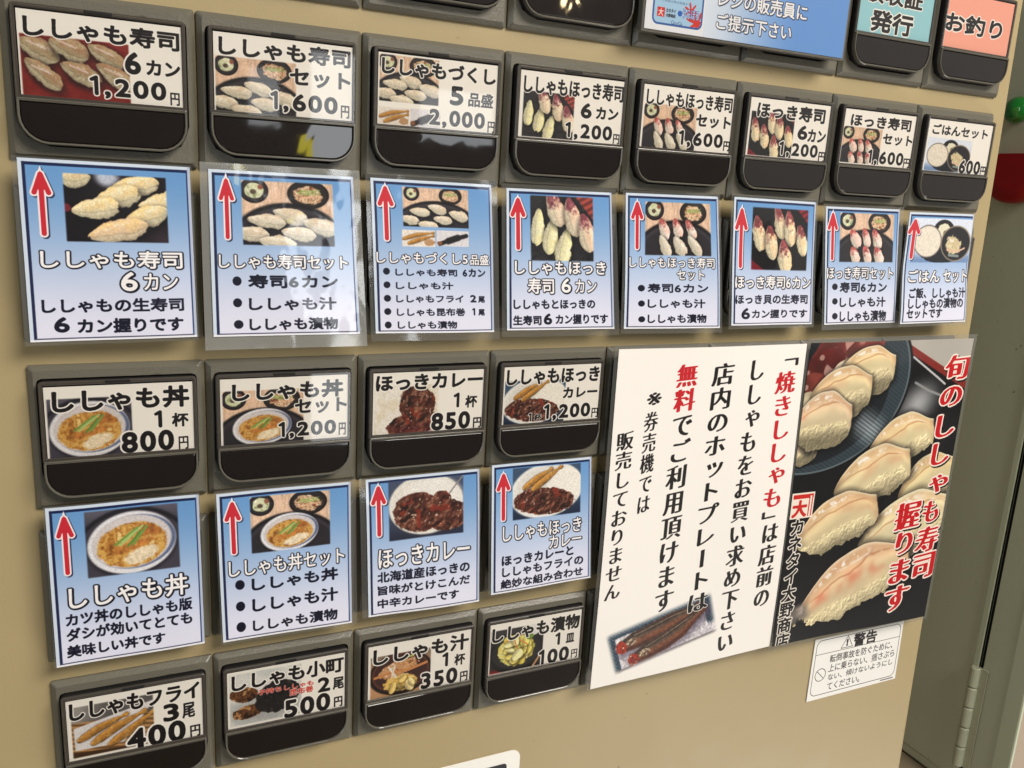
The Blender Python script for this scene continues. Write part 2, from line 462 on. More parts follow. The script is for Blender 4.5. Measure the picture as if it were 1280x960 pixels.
class Pic:
    """a small painted photograph; coordinates u, v in 0..1"""
    def __init__(s, w, h, col, seed=1):
        s.w, s.h, s.seed = w, h, seed
        s.asp = w / h
        s.a = np.ones((h, w, 3), np.float32) * rgb(*col)
        s.V, s.Uu = np.meshgrid((np.arange(h) + .5) / h, (np.arange(w) + .5) / w, indexing='ij')
        s.V = s.V.astype(np.float32); s.Uu = s.Uu.astype(np.float32)
        s.X = s.Uu * s.asp
    def n(s, cells, o=3, k=0):
        s.seed += 7
        return fbm(s.h, s.w, cells, s.seed + k, o)
    def put(s, m, c, k=1.0):
        m = np.clip(m, 0, 1)[..., None] * k
        c = c if isinstance(c, np.ndarray) and c.ndim == 3 else (rgb(*c) if not isinstance(c, np.ndarray) else c)
        s.a = s.a * (1 - m) + c * m
    def r(s, cu, cv, ru, rv, rot=0, rag=0, cells=14):
        """ellipse radius field; ru in u units, rv in v units (of height)"""
        x = s.X - cu * s.asp; y = s.V - cv
        a = math.radians(rot); c, d = math.cos(a), math.sin(a)
        p = (x * c + y * d) / (ru * s.asp); q = (-x * d + y * c) / rv
        R = np.sqrt(p * p + q * q)
        if rag: R = R + (s.n(cells) - .5) * rag
        s.p, s.q = p, q
        return R
    def ell(s, cu, cv, ru, rv, col, rot=0, rag=0, soft=.04, k=1.0):
        R = s.r(cu, cv, ru, rv, rot, rag)
        m = ss(1 + soft, 1 - soft, R)
        s.put(m, col, k)
        return m
    def tex(s, m, cols, cells, octs=4, contrast=2.2):
        """fill a mask with a mottle of the given colours"""
        n = np.clip((s.n(cells, octs) - .5) * contrast + .5, 0, 1) * (len(cols) - 1)
        c = np.array([rgb(*x) for x in cols]); i = np.clip(n.astype(int), 0, len(cols) - 2); f = (n - i)[..., None]
        s.put(m, c[i] * (1 - f) + c[i + 1] * f)
    def band(s, pts, wd, col, soft=.3, k=1.0):
        """polyline stroke, pts in (u,v), wd in v units"""
        D = np.full((s.h, s.w), 9., np.float32)
        for (a, b), (c, d) in zip(pts[:-1], pts[1:]):
            ax, cx = a * s.asp, c * s.asp
            L2 = (cx - ax) ** 2 + (d - b) ** 2 + 1e-9
            t = np.clip(((s.X - ax) * (cx - ax) + (s.V - b) * (d - b)) / L2, 0, 1)
            D = np.minimum(D, np.hypot(s.X - ax - t * (cx - ax), s.V - b - t * (d - b)))
        s.put(ss(wd * (1 + soft), wd * (1 - soft), D), col, k)
    def nigiri(s, cu, cv, L, W, rot, base=(236, 222, 190), tip=None, side=1, shade=.25, warm=(214, 176, 130)):
        j = RNG(int(cu * 991 + cv * 577)).rand(4)
        L *= 1.30 * (.93 + .14 * j[0]); W *= 1.48 * (.9 + .2 * j[1]); rot += (j[2] - .5) * 14
        s.ell(cu + .015, cv + .045, L * .50 / s.asp, W * .52, (12, 10, 14), rot, soft=.35, k=.65)
        s.r(cu, cv, L * .5 / s.asp, W * .5, rot); p, q = s.p.copy(), s.q.copy()
        n = s.n(26, 3); nb = s.n(11, 3)
        wd = np.maximum(1 - np.abs(p) ** 2.2, 1e-3) ** .62 * (.76 + .24 * np.clip(p + .3, -1, 1)) * (.80 + .44 * (nb - .05)) + .02 * (np.abs(p) < 1)
        nq = q / wd
        R = np.maximum(np.abs(nq) + (n - .5) * .22 * ss(.2, -.6, -q * side / wd), np.abs(p + (n - .5) * .22 + (nb - .5) * .5 * ss(.3, .9, p)))
        m = ss(1.04, .93, R)
        x = np.clip(-nq * side, -1, 1)
        lum = .97 + .15 * x - .16 * ss(.72, 1.0, np.abs(nq)) - .10 * ss(.7, 1, np.abs(p)) + (n - .5) * .09
        c = rgb(*base) * lum[..., None]
        rice = ss(-.30, -.42, x + (nb - .5) * .5)
        c = c * (1 - .5 * rice[..., None]) + rgb(226, 216, 186) * (lum * (.8 + .45 * s.n(46, 2)))[..., None] * .5 * rice[..., None]
        w = ss(.25, .75, nb) * ss(-.5, .3, x) * .55
        c = c * (1 - w[..., None]) + rgb(*warm) * (lum + .08)[..., None] * w[..., None]
        ln = ss(.10, .0, np.abs(x + .34 + (nb - .5) * .3)) * ss(1, .8, np.abs(p)) * .14
        c = c * (1 - ln[..., None])
        if tip is not None:
            tt = ss(.05, -.60, p + (n - .5) * .8 + (nb - .5) * .7) * .85 * ss(-.7, -.1, x + .4)
            c = c * (1 - tt[..., None]) + rgb(*tip) * (.55 + .75 * n[..., None]) * tt[..., None]
        s.put(m, c)
        h = ss(.75, .2, np.abs(p)) * ss(.22, .0, np.abs(x - .45)) * ss(.50, .66, n)
        s.put(h * m, (255, 252, 242), .55)
    def feather(s, e=.04):
        return (ss(0, e, s.V) * ss(0, e, 1 - s.V) * ss(0, e, s.X) * ss(0, e, s.asp - s.X))[..., None]

CURRY = [(44, 20, 14), (66, 32, 22), (84, 42, 30), (74, 36, 26), (104, 56, 40), (86, 42, 32), (140, 92, 70)]
def curry(p, m, cells=16):
    cells *= .6
    p.tex(m, CURRY, cells, 4, 1.7)
    a = p.n(cells * 1.2, 2); sh = np.zeros_like(a); sh[1:, 1:] = a[1:, 1:] - a[:-1, :-1]
    sh = sh / (np.abs(sh).max() + 1e-6)
    p.put(m * ss(.0, .7, sh), (196, 150, 124), .55); p.put(m * ss(.0, .7, -sh), (20, 8, 6), .75)
    n = p.n(cells * .9, 2)
    p.put(m * ss(.70, .76, n), (150, 54, 36), .7)
    n = p.n(cells * 3, 2)
    p.put(m * ss(.76, .84, n), (236, 214, 196), .7)
def pickles_bowl(p, cu, cv, r):
    p.ell(cu, cv, r * 1.12 / p.asp, r, (26, 20, 24)); p.ell(cu, cv, r * .95 / p.asp, r * .84, (48, 40, 42))
    p.ell(cu, cv, r * .72 / p.asp, r * .62, (196, 200, 160), rag=.25)
    p.tex(ss(1, .9, p.r(cu, cv, r * .7 / p.asp, r * .6, 0, .3)), [(150, 160, 110), (226, 226, 196), (206, 208, 160), (240, 238, 214)], 10)
    p.ell(cu - .01, cv + .02, r * .24 / p.asp, r * .2, (90, 74, 60), soft=.3)
    p.ell(cu + r * .5 / p.asp, cv - r * .3, r * .2 / p.asp, r * .2, (150, 90, 70), soft=.3, rag=.3)
def soup_bowl(p, cu, cv, r):
    p.ell(cu, cv, r * 1.45 / p.asp, r * 1.0, (22, 18, 20)); p.ell(cu, cv, r * 1.3 / p.asp, r * .88, (44, 36, 34))
    p.tex(ss(1, .85, p.r(cu, cv + .01, r * 1.05 / p.asp, r * .66, 8, .35)), [(120, 70, 46), (206, 170, 130), (236, 214, 182), (168, 110, 76), (240, 226, 204)], 14)
    for i in range(7):
        a = RNG(i + 5).rand(4)
        p.band([(cu + (a[0] - .6) * r * 1.3 / p.asp, cv - r * .3 + a[1] * r * .3), (cu + (a[2] - .2) * r * 1.3 / p.asp, cv - r * .35 + a[3] * r * .4)], .008, (150, 180, 96), k=.8)
    p.band([(cu - r * .9 / p.asp, cv + r * .3), (cu + r * .9 / p.asp, cv + r * .1)], .014, (236, 190, 150), k=.7)
def wood(p, vmax):
    m = ss(vmax + .05, vmax - .05, p.V)
    n = fbm(p.h, p.w, 5, 3, 4, asp=8)
    p.put(m, rgb(226, 192, 164) * (.8 + .4 * n[..., None]))
def set_top(p):
    wood(p, .6)
    pickles_bowl(p, .14, .16, .19)
    soup_bowl(p, .72, .19, .22)
    p.ell(.5, .95, .62, .62, (18, 16, 20)); p.ell(.5, .97, .59, .58, (60, 54, 60)); p.ell(.5, 1.0, .56, .54, (44, 40, 46))
def ph_set12(w, h):
    p = Pic(w, h, (60, 52, 54), 11); set_top(p)
    for (u, v, L, r) in [(.52, .53, .42, 12), (.26, .62, .42, 10), (.84, .68, .42, 14), (.10, .82, .42, 12), (.60, .80, .42, 12), (.38, .96, .44, 6)]:
        p.nigiri(u, v, L, .19, r, (232, 222, 200), warm=(196, 170, 140))
    return p
def ph_set15(w, h):
    p = Pic(w, h, (60, 52, 54), 21); set_top(p)
    for (u, v) in [(.28, .50), (.48, .48), (.68, .50)]: p.nigiri(u, v, .33, .17, 62, (240, 226, 214), tip=(186, 78, 74), warm=(226, 170, 150))
    for (u, v) in [(.30, .82), (.52, .82), (.74, .80)]: p.nigiri(u, v, .36, .18, 55, (226, 218, 200), warm=(196, 176, 150))
    return p
def ph_set17(w, h):
    p = Pic(w, h, (60, 52, 54), 31); set_top(p)
    for (u, v) in [(.28, .52), (.48, .50), (.68, .52), (.28, .85), (.50, .84), (.72, .86)]: p.nigiri(u, v, .33, .19, 62, (244, 228, 216), tip=(188, 76, 72), warm=(230, 170, 150))
    return p
def ph_set32(w, h):
    p = Pic(w, h, (60, 52, 54), 41); set_top(p); donburi(p, .48, .68, .36, .33); return p
def donburi(p, cu, cv, ru, rv):
    p.ell(cu, cv + .02, ru * 1.02, rv * 1.03, (20, 18, 26), -6, soft=.1, k=.8)
    p.ell(cu, cv, ru, rv, (232, 230, 232), -6)
    p.ell(cu + ru * .06, cv - rv * .02, ru * .93, rv * .86, (96, 108, 140), -6)
    p.ell(cu, cv - rv * .03, ru * .90, rv * .84, (214, 206, 204), -6)
    m = ss(1.03, .95, p.r(cu, cv + rv * .07, ru * .80, rv * .72, -6, .12))
    p.tex(m, [(130, 80, 36), (188, 130, 60), (222, 178, 96), (172, 112, 50), (236, 204, 130)], 9, 4, 1.8)
    p.put(m * ss(1, .7, p.r(cu + ru * .2, cv + rv * .42, ru * .5, rv * .26, -18, .5)), rgb(244, 232, 206) * (.85 + .3 * p.n(20)[..., None]), .85)
    p.put(m * ss(1, .6, p.r(cu, cv + rv * .1, ru * .6, rv * .17, -14, .4)), rgb(186, 118, 56) * (.7 + .6 * p.n(26)[..., None]), .8)
    p.put(m * ss(1, .6, p.r(cu + ru * .35, cv - rv * .36, ru * .4, rv * .22, 10, .4)), rgb(170, 104, 50) * (.7 + .6 * p.n(26)[..., None]), .8)
    for i, (a, b, c, d) in enumerate([(-.38, .02, .12, -.46), (-.28, .05, .24, -.5), (-.1, .1, .2, -.34), (.02, .06, .34, -.48), (-.2, -.06, .1, -.36)]):
        p.band([(cu + a * ru, cv + b * rv), (cu + c * ru, cv + d * rv)], .015 * rv / .4, [(126, 158, 76), (176, 198, 120), (104, 140, 62)][i % 3])
def ph_don(w, h):
    p = Pic(w, h, (58, 54, 62), 51)
    p.put(ss(.35, .0, p.V), (96, 92, 104))
    p.ell(.5, .75, .66, .75, (30, 28, 36)); p.ell(.5, .78, .63, .72, (70, 66, 76))
    donburi(p, .49, .53, .47, .46); return p
def ph_plate5(w, h):
    p = Pic(w, h, (24, 18, 24), 61)
    p.put(ss(.45, 1.3, p.Uu + p.V * .3), (44, 32, 40), .8)
    p.ell(.42, .06, .12, .12, (190, 196, 210), 20, soft=.5)
    p.nigiri(.08, .06, .38, .26, -10, (238, 222, 182))
    for (u, v, r) in [(.68, .16, -12), (.52, .32, -16), (.30, .50, -14), (.95, .40, -10), (.78, .60, -14), (.50, .82, -14)]:
        b = (240, 224, 184) if u != .50 else (238, 208, 170)
        p.nigiri(u, v, .52 if u != .5 else .68, .24, r, b, warm=(226, 190, 120), shade=.3)
    p.ell(.02, .5, .05, .06, (120, 40, 50), rag=.3)
    ln = (np.sin((p.X - p.V) * 160) > 0) * ss(.15, .0, p.r(.93, .93, 1, 1))
    p.put(ln.astype(np.float32), (110, 100, 110), .4)
    return p
def ph_red6(w, h):
    p = Pic(w, h, (140, 48, 42), 71)
    p.put(ss(.3, .7, p.n(5)), (116, 26, 26), .6)
    for (u, v, r) in [(.17, .24, 28), (.44, .18, 26), (.78, .24, 24), (.20, .62, 34), (.54, .56, 30), (.86, .56, 28)]:
        p.nigiri(u, v, .52, .26, r, (186, 168, 132), warm=(150, 104, 76), shade=.4)
        p.band([(u - .10, v - .12), (u + .06, v - .02)], .016, (240, 220, 215), k=.6)
    return p
def ph_mix14(w, h):
    p = Pic(w, h, (34, 32, 34), 81)
    p.tex(np.ones_like(p.V), [(24, 22, 26), (50, 48, 50), (34, 32, 36)], 12)
    p.put(ss(-.02, .02, p.Uu - .70 - p.V * .8), rgb(150, 66, 58) * (.75 + .4 * (np.sin(p.V * 60 + p.X * 30) > 0)[..., None]))
    for (u, v) in [(.12, .48), (.32, .62), (.52, .78)]: p.nigiri(u, v, .44, .20, 100, (240, 234, 190), warm=(226, 214, 150))
    for (u, v) in [(.40, .20), (.66, .32), (.88, .55)]: p.nigiri(u, v, .46, .22, 72, (244, 226, 196), tip=(132, 52, 70), warm=(232, 180, 150))
    return p
def ph_hok16(w, h):
    p = Pic(w, h, (16, 14, 18), 91)
    p.put(ss(-.02, .02, p.Uu - .78 - p.V * .9), rgb(130, 34, 40) * (.75 + .4 * (np.sin(p.V * 60 + p.X * 30) > 0)[..., None]))
    p.put(ss(.02, -.02, p.Uu - (p.V - .82) * 1.4), (120, 20, 34))
    for (u, v) in [(.13, .42), (.34, .55), (.48, .22), (.66, .32), (.88, .50), (.58, .78)]:
        p.nigiri(u, v, .44, .20, 80, (244, 228, 190), tip=(142, 52, 64), warm=(234, 190, 140))
    return p
def ph_gohan(w, h):
    p = Pic(w, h, (226, 232, 244), 101)
    p.put(ss(.7, 1.0, p.V + .1 * p.n(4)), (96, 130, 180), .8)
    p.ell(.5, .78, .34, .22, (14, 20, 34), rag=.1)
    p.ell(.52, .30, .18, .26, (20, 18, 22)); p.ell(.53, .30, .12, .17, (232, 226, 200), rag=.4); p.ell(.55, .34, .04, .07, (130, 110, 80), rag=.3)
    p.ell(.26, .52, .235, .36, (120, 112, 108)); p.ell(.26, .52, .22, .335, (232, 222, 204))
    p.tex(ss(1, .95, p.r(.26, .52, .2, .31)), [(224, 212, 192), (240, 232, 216), (230, 220, 202)], 24)
    p.ell(.74, .56, .26, .40, (150, 136, 116)); p.ell(.74, .56, .24, .37, (26, 24, 30))
    p.tex(ss(1, .8, p.r(.70, .6, .15, .22, 20, .5)), [(150, 140, 110), (232, 220, 180), (206, 184, 140), (240, 232, 210)], 8)
    p.band([(.6, .7), (.78, .74), (.9, .66)], .02, (230, 190, 160)); p.band([(.64, .82), (.8, .84)], .03, (140, 150, 146))
    return p
def ph_curryp(w, h):
    p = Pic(w, h, (70, 80, 104), 111)
    p.put(ss(.5, 1.1, p.V), (34, 38, 56))
    p.ell(.50, .46, .50, .50, (60, 60, 70), soft=.1); p.ell(.50, .44, .49, .50, (236, 232, 222)); p.ell(.5, .43, .44, .44, (222, 214, 202), soft=.2); p.ell(.56, .38, .42, .38, (238, 234, 226), soft=.2)
    m = np.maximum(ss(1.03, .96, p.r(.40, .56, .33, .33, 6, .16)), ss(1.03, .96, p.r(.78, .66, .30, .26, 0, .2)))
    m = np.maximum(m, ss(1.03, .96, p.r(.70, .40, .13, .16, 0, .3)))
    curry(p, m, 14)
    p.band([(.80, .30), (1.0, .0)], .012, (150, 140, 136))
    return p
def ph_curryc(w, h):
    p = Pic(w, h, (242, 236, 226), 121)
    p.put(ss(.35, .65, p.n(5)), (226, 210, 176), .5)
    m = ss(.02, -.02, -(p.V - .02) * .34 + (.46 - p.Uu) + (p.n(6) - .5) * .2) * ss(.3, .26, p.Uu - .62 - (p.V) * .25) * ss(.98, .94, p.V + (p.n(4) - .5) * .1)
    m = np.maximum(ss(1.04, .96, p.r(.66, .40, .28, .36, 30, .25)), ss(1.04, .96, p.r(.62, .80, .42, .24, -8, .2)))
    curry(p, m, 12)
    p.put(ss(.70, .98, p.V) * ss(.2, .35, p.Uu), (120, 40, 50), .35)
    return p
def fried(p, pts, wd, seed=0):
    """a small crumbed fish: plump body narrowing to the tail at the last point"""
    D = np.full((p.h, p.w), 9., np.float32); A = np.zeros_like(D); SD = np.zeros_like(D)
    seg = list(zip(pts[:-1], pts[1:])); ln = [math.hypot((c - a) * p.asp, d - b) for (a, b), (c, d) in seg]; tot = sum(ln); acc = 0
    for ((a, b), (c, d)), l in zip(seg, ln):
        ax, cx = a * p.asp, c * p.asp
        t = np.clip(((p.X - ax) * (cx - ax) + (p.V - b) * (d - b)) / (l * l), 0, 1)
        ex, ey = p.X - ax - t * (cx - ax), p.V - b - t * (d - b); q = np.hypot(ex, ey)
        sg = np.sign((cx - ax) * ey - (d - b) * ex)
        k = q < D; D = np.where(k, q, D); A = np.where(k, (acc + t * l) / tot, A); SD = np.where(k, q * sg, SD); acc += l
    r = wd * np.interp(A, [0, .12, .45, .75, .9, 1.0], [.80, 1.12, 1.2, .78, .42, .75]).astype(np.float32)
    n = p.n(30, 3); nb = p.n(8, 2)
    R = D / r + (n - .5) * .22
    p.put(ss(1.5, .8, np.hypot(D / r, 0)), (50, 32, 20), .45)
    x = np.clip(-SD / r, -1, 1)
    c = rgb(202, 146, 70) * (.92 + .26 * x + .34 * (n - .5) - .25 * ss(.7, 1, np.abs(x)))[..., None]
    w = (ss(.40, .65, nb) * .45)[..., None]
    c = c * (1 - w) + rgb(228, 180, 104) * (.9 + .3 * (n[..., None] - .5)) * w
    g = (ss(.60, .74, p.n(44, 2)) * .4)[..., None]
    p.put(ss(1.04, .94, R), c * (1 - g) + rgb(146, 90, 36) * g)
def chunks(p, cu, cv, ru, rv, n, size, cols, seed):
    for k in range(n):
        a = RNG(seed + k).rand(6); th = a[0] * 6.28; rr = math.sqrt(a[1]) * .8
        u, v = cu + ru * rr * math.cos(th), cv + rv * rr * math.sin(th); sz = size * (.7 + .6 * a[2])
        p.ell(u + .01, v + .02, sz / p.asp * 1.1, sz * .8, (60, 50, 20), a[3] * 180, .3, .3, .45)
        col = cols[int(a[4] * len(cols))]
        R = p.r(u, v, sz / p.asp, sz * (.5 + .3 * a[5]), a[3] * 180, .35, 9)
        p.put(ss(1.03, .93, R), rgb(*col) * (1.06 - .35 * ss(-.2, 1, p.q) + .1 * (p.n(30, 2) - .5))[..., None])
def ph_curryf(w, h):
    p = Pic(w, h, (64, 84, 110), 131)
    p.put(ss(.5, 1.0, p.V), (28, 42, 66))
    p.ell(.50, .48, .53, .52, (240, 238, 232), -8); p.ell(.50, .47, .48, .46, (226, 222, 214), -8, soft=.15); p.ell(.76, .40, .25, .33, (244, 238, 226), rag=.1)
    curry(p, ss(1.03, .96, p.r(.46, .68, .44, .26, 4, .18)), 16)
    fried(p, [(.18, .40), (.40, .20), (.56, .08)], .055); fried(p, [(.30, .44), (.50, .24), (.70, .05)], .055)
    return p
def ph_fry3(w, h):
    p = Pic(w, h, (96, 92, 92), 141)
    p.put(ss(.55, .0, p.Uu + p.V * .3), (196, 190, 180), .7)
    st = (np.sin(p.V * 70 - p.X * 14) * .5 + .5)[..., None]
    b = ss(.0, .03, p.V - .30 - p.Uu * .05) 
    p.put(b, rgb(170, 128, 82) * (.65 + .5 * st))
    p.put(ss(.02, -.02, .88 - p.V + p.Uu * .1), (70, 46, 26))
    p.put(ss(.02, -.02, p.Uu * .75 + .30 - p.V) * 0, (0, 0, 0))
    x, y = p.Uu, p.V
    pap = ss(0, .02, x - .02 - (y - .3) * .02) * ss(0, .02, y - (.42 - x * .30)) * ss(0, .02, .86 - y - 0 * x) * ss(0, .02, .98 - x - (y - .2) * .55)
    p.put(pap, (226, 222, 222))
    fried(p, [(.10, .66), (.34, .48), (.66, .32)], .062); fried(p, [(.26, .76), (.52, .54), (.88, .32)], .066); fried(p, [(.46, .84), (.70, .64), (.99, .36)], .064)
    return p
def ph_fry2(w, h):
    p = Pic(w, h, (236, 226, 214), 151)
    fried(p, [(.04, .55), (.45, .30), (.95, .16)], .10); fried(p, [(.20, .80), (.60, .52), (.95, .34)], .11)
    p.ell(.82, .72, .16, .2, (190, 150, 110), rag=.5)
    return p
def konb(p, k=1.0):
    p.tex(ss(1.03, .95, p.r(.20, .42, .2, .14, 6, .3)), [(40, 24, 18), (130, 80, 44), (60, 36, 24), (190, 140, 90)], 12)
    p.tex(ss(1.03, .95, p.r(.24, .76, .2, .13, -8, .3)), [(40, 24, 18), (130, 80, 44), (60, 36, 24), (190, 140, 90)], 12)
    p.tex(ss(1.03, .96, p.r(.66, .56, .32, .30, -14, .2)), [(16, 14, 16), (38, 34, 36), (22, 20, 22), (60, 54, 54)], 10)
def ph_konbu(w, h):
    p = Pic(w, h, (206, 208, 204), 161); p.put(ss(.3, .7, p.n(4)), (232, 230, 224), .7)
    p.ell(.5, .75, .5, .26, (150, 150, 150), soft=.5, k=.6); konb(p); return p
def ph_konbu2(w, h):
    p = Pic(w, h, (226, 222, 224), 165)
    p.band([(.10, .85), (.40, .62), (.92, .30)], .13, (34, 28, 30)); p.band([(.36, .66), (.66, .44)], .2, (26, 22, 26)); p.ell(.1, .8, .08, .12, (140, 90, 60), rag=.4)
    return p
def ph_soup(w, h):
    p = Pic(w, h, (196, 150, 110), 171)
    p.put(ss(.5, 0, p.V), (120, 110, 106), .7)
    p.ell(.50, .48, .52, .50, (30, 18, 18)); p.ell(.50, .46, .47, .45, (96, 56, 44)); p.ell(.5, .46, .43, .41, (66, 38, 36))
    p.tex(ss(1.05, .9, p.r(.50, .70, .28, .20, 0, .35)), [(206, 160, 70), (240, 206, 120), (226, 184, 96), (250, 226, 160)], 8)
    p.tex(ss(1.05, .9, p.r(.45, .36, .34, .18, -14, .4)), [(150, 96, 60), (226, 180, 130), (186, 130, 84), (240, 216, 186)], 12)
    chunks(p, .5, .72, .24, .16, 9, .12, [(238, 206, 126), (226, 184, 96), (248, 226, 164)], 40)
    p.band([(.08, .50), (.35, .42), (.62, .44), (.92, .34)], .03, (206, 140, 86)); p.band([(.3, .30), (.42, .56)], .02, (240, 230, 216)); p.band([(.4, .28), (.36, .5)], .018, (236, 226, 210))
    p.band([(.4, .16), (.7, .12)], .02, (180, 190, 110))
    return p
def ph_pick(w, h):
    p = Pic(w, h, (34, 32, 34), 181)
    p.put(ss(.4, 0, p.V), (84, 80, 82), .6); p.put(ss(.85, 1.0, p.V) * ss(.5, .2, p.Uu), (150, 30, 34))
    p.ell(.5, .60, .50, .46, (12, 12, 14)); p.ell(.5, .56, .46, .40, (40, 38, 40)); p.ell(.8, .06, .14, .2, (226, 226, 222))
    p.tex(ss(1.04, .95, p.r(.5, .52, .34, .36, 0, .3)), [(196, 190, 80), (240, 226, 120), (226, 206, 96), (246, 238, 170), (180, 186, 90)], 7)
    chunks(p, .5, .52, .30, .34, 26, .12, [(240, 228, 130), (226, 206, 96), (246, 238, 176), (206, 204, 104), (236, 220, 120)], 70)
    for a in [(.3, .3, .55, .2), (.5, .5, .45, .3), (.55, .32, .7, .45)]: p.band([a[:2], a[2:]], .012, (226, 130, 60))
    p.ell(.72, .26, .08, .08, (120, 150, 60), rag=.5); p.band([(.82, .98), (.97, .70)], .025, (196, 150, 110))
    return p
PH = dict(plate5=ph_plate5, red6=ph_red6, set12=ph_set12, set15=ph_set15, set17=ph_set17, set32=ph_set32, mix14=ph_mix14, hok16=ph_hok16, gohan=ph_gohan, don=ph_don, curryp=ph_curryp, curryc=ph_curryc, curryf=ph_curryf, fry3=ph_fry3, fry2=ph_fry2, konbu=ph_konbu, konbu2=ph_konbu2, soup=ph_soup, pick=ph_pick)

# ---- glyph coverage from the built-in font
GS = 160
_gc = {}
def glyph(ch, rot=False):
    key = (ch, rot)
    if key in _gc: return _gc[key]
    cu = bpy.data.curves.new('glyph', 'FONT'); cu.body = ch; cu.size = 1.0; cu.resolution_u = 4
    ob = bpy.data.objects.new('glyph', cu); COL.objects.link(ob)
    me = ob.to_mesh()
    n = len(me.vertices); co = np.zeros(n * 3, np.float32); me.vertices.foreach_get('co', co); co = co.reshape(-1, 3)[:, :2]
    me.calc_loop_triangles(); tr = np.zeros(len(me.loop_triangles) * 3, np.int32); me.loop_triangles.foreach_get('vertices', tr); tr = tr.reshape(-1, 3)
    ob.to_mesh_clear(); bpy.data.objects.remove(ob); bpy.data.curves.remove(cu)
    # em box: x 0..1, y -0.25..1.0 of font space mapped to rows
    x = co[:, 0].copy(); y = 0.9 - co[:, 1]
    if rot: x, y = 1.0 - (y - 0.02), x - 0.0 + 0.02
    g = np.zeros((int(GS * 1.3), int(GS * 1.3)), np.float32)
    px_, py_ = x * GS + GS * .15, y * GS + GS * .15
    for a, b, c in tr:
        ax, ay, bx, by, cx, cy = px_[a], py_[a], px_[b], py_[b], px_[c], py_[c]
        x0, x1 = int(max(0, min(ax, bx, cx) - 1)), int(min(g.shape[1], max(ax, bx, cx) + 2))
        y0, y1 = int(max(0, min(ay, by, cy) - 1)), int(min(g.shape[0], max(ay, by, cy) + 2))
        if x1 <= x0 or y1 <= y0: continue
        X = np.arange(x0, x1)[None] + .5; Y = np.arange(y0, y1)[:, None] + .5
        s = (bx - ax) * (cy - ay) - (by - ay) * (cx - ax)
        if abs(s) < 1e-6: continue
        s = 1 if s > 0 else -1
        e0 = s * ((bx - ax) * (Y - ay) - (by - ay) * (X - ax)); e1 = s * ((cx - bx) * (Y - by) - (cy - by) * (X - bx)); e2 = s * ((ax - cx) * (Y - cy) - (ay - cy) * (X - cx))
        g[y0:y1, x0:x1] = np.maximum(g[y0:y1, x0:x1], ((e0 >= -.5) & (e1 >= -.5) & (e2 >= -.5)))
    if ch == '1':      # the rounded face used on these cards has a plain 1 without a foot
        Y, X = np.meshgrid(np.arange(g.shape[0]) / GS - .15, np.arange(g.shape[1]) / GS - .15, indexing='ij')
        def seg(ax, ay, bx, by):
            t = np.clip(((X - ax) * (bx - ax) + (Y - ay) * (by - ay)) / ((bx - ax) ** 2 + (by - ay) ** 2), 0, 1)
            return np.hypot(X - ax - t * (bx - ax), Y - ay - t * (by - ay))
        g = (np.minimum(seg(.34, .19, .34, .87), seg(.34, .19, .20, .29)) < .034).astype(np.float32)
    ys, xs = np.nonzero(g > .5)
    adv = 1.0 if ord(ch) > 0x2000 else (0.34 if ch in ',.' else 0.58)
    bb = (xs.min() / GS - .15, ys.min() / GS - .15, (xs.max() + 1) / GS - .15, (ys.max() + 1) / GS - .15) if len(xs) else (0, 0, .5, 1)
    _gc[key] = (blur(g, 1), bb, adv)
    return _gc[key]

def dilate(m, r, shape=None):
    """maximum over a disk (or an ellipse a,b,angle) of radius r pixels"""
    if shape is None: shape = (r, r, 0)
    a, b, ang = shape
    pad = int(max(a, b)) + 2
    q = np.pad(m, pad); out = q.copy(); offs = set()
    c, s = math.cos(ang), math.sin(ang)
    big = max(a, b) > 9
    for f in ((1.0, .7, .4) if big else (1.0, .55)):
        for i in range(36 if big else 20):
            t = i * math.pi / (18 if big else 10)
            x, y = a * f * math.cos(t), b * f * math.sin(t)
            offs.add((int(round(x * c - y * s)), int(round(x * s + y * c))))
    H, W = q.shape
    for dx, dy in offs:
        if dx == 0 and dy == 0: continue
        ys, yd = (slice(max(0, -dy), min(H, H - dy)), slice(max(0, dy), min(H, H + dy)))
        xs, xd = (slice(max(0, -dx), min(W, W - dx)), slice(max(0, dx), min(W, W + dx)))
        out[yd, xd] = np.maximum(out[yd, xd], q[ys, xs])
    return out, pad

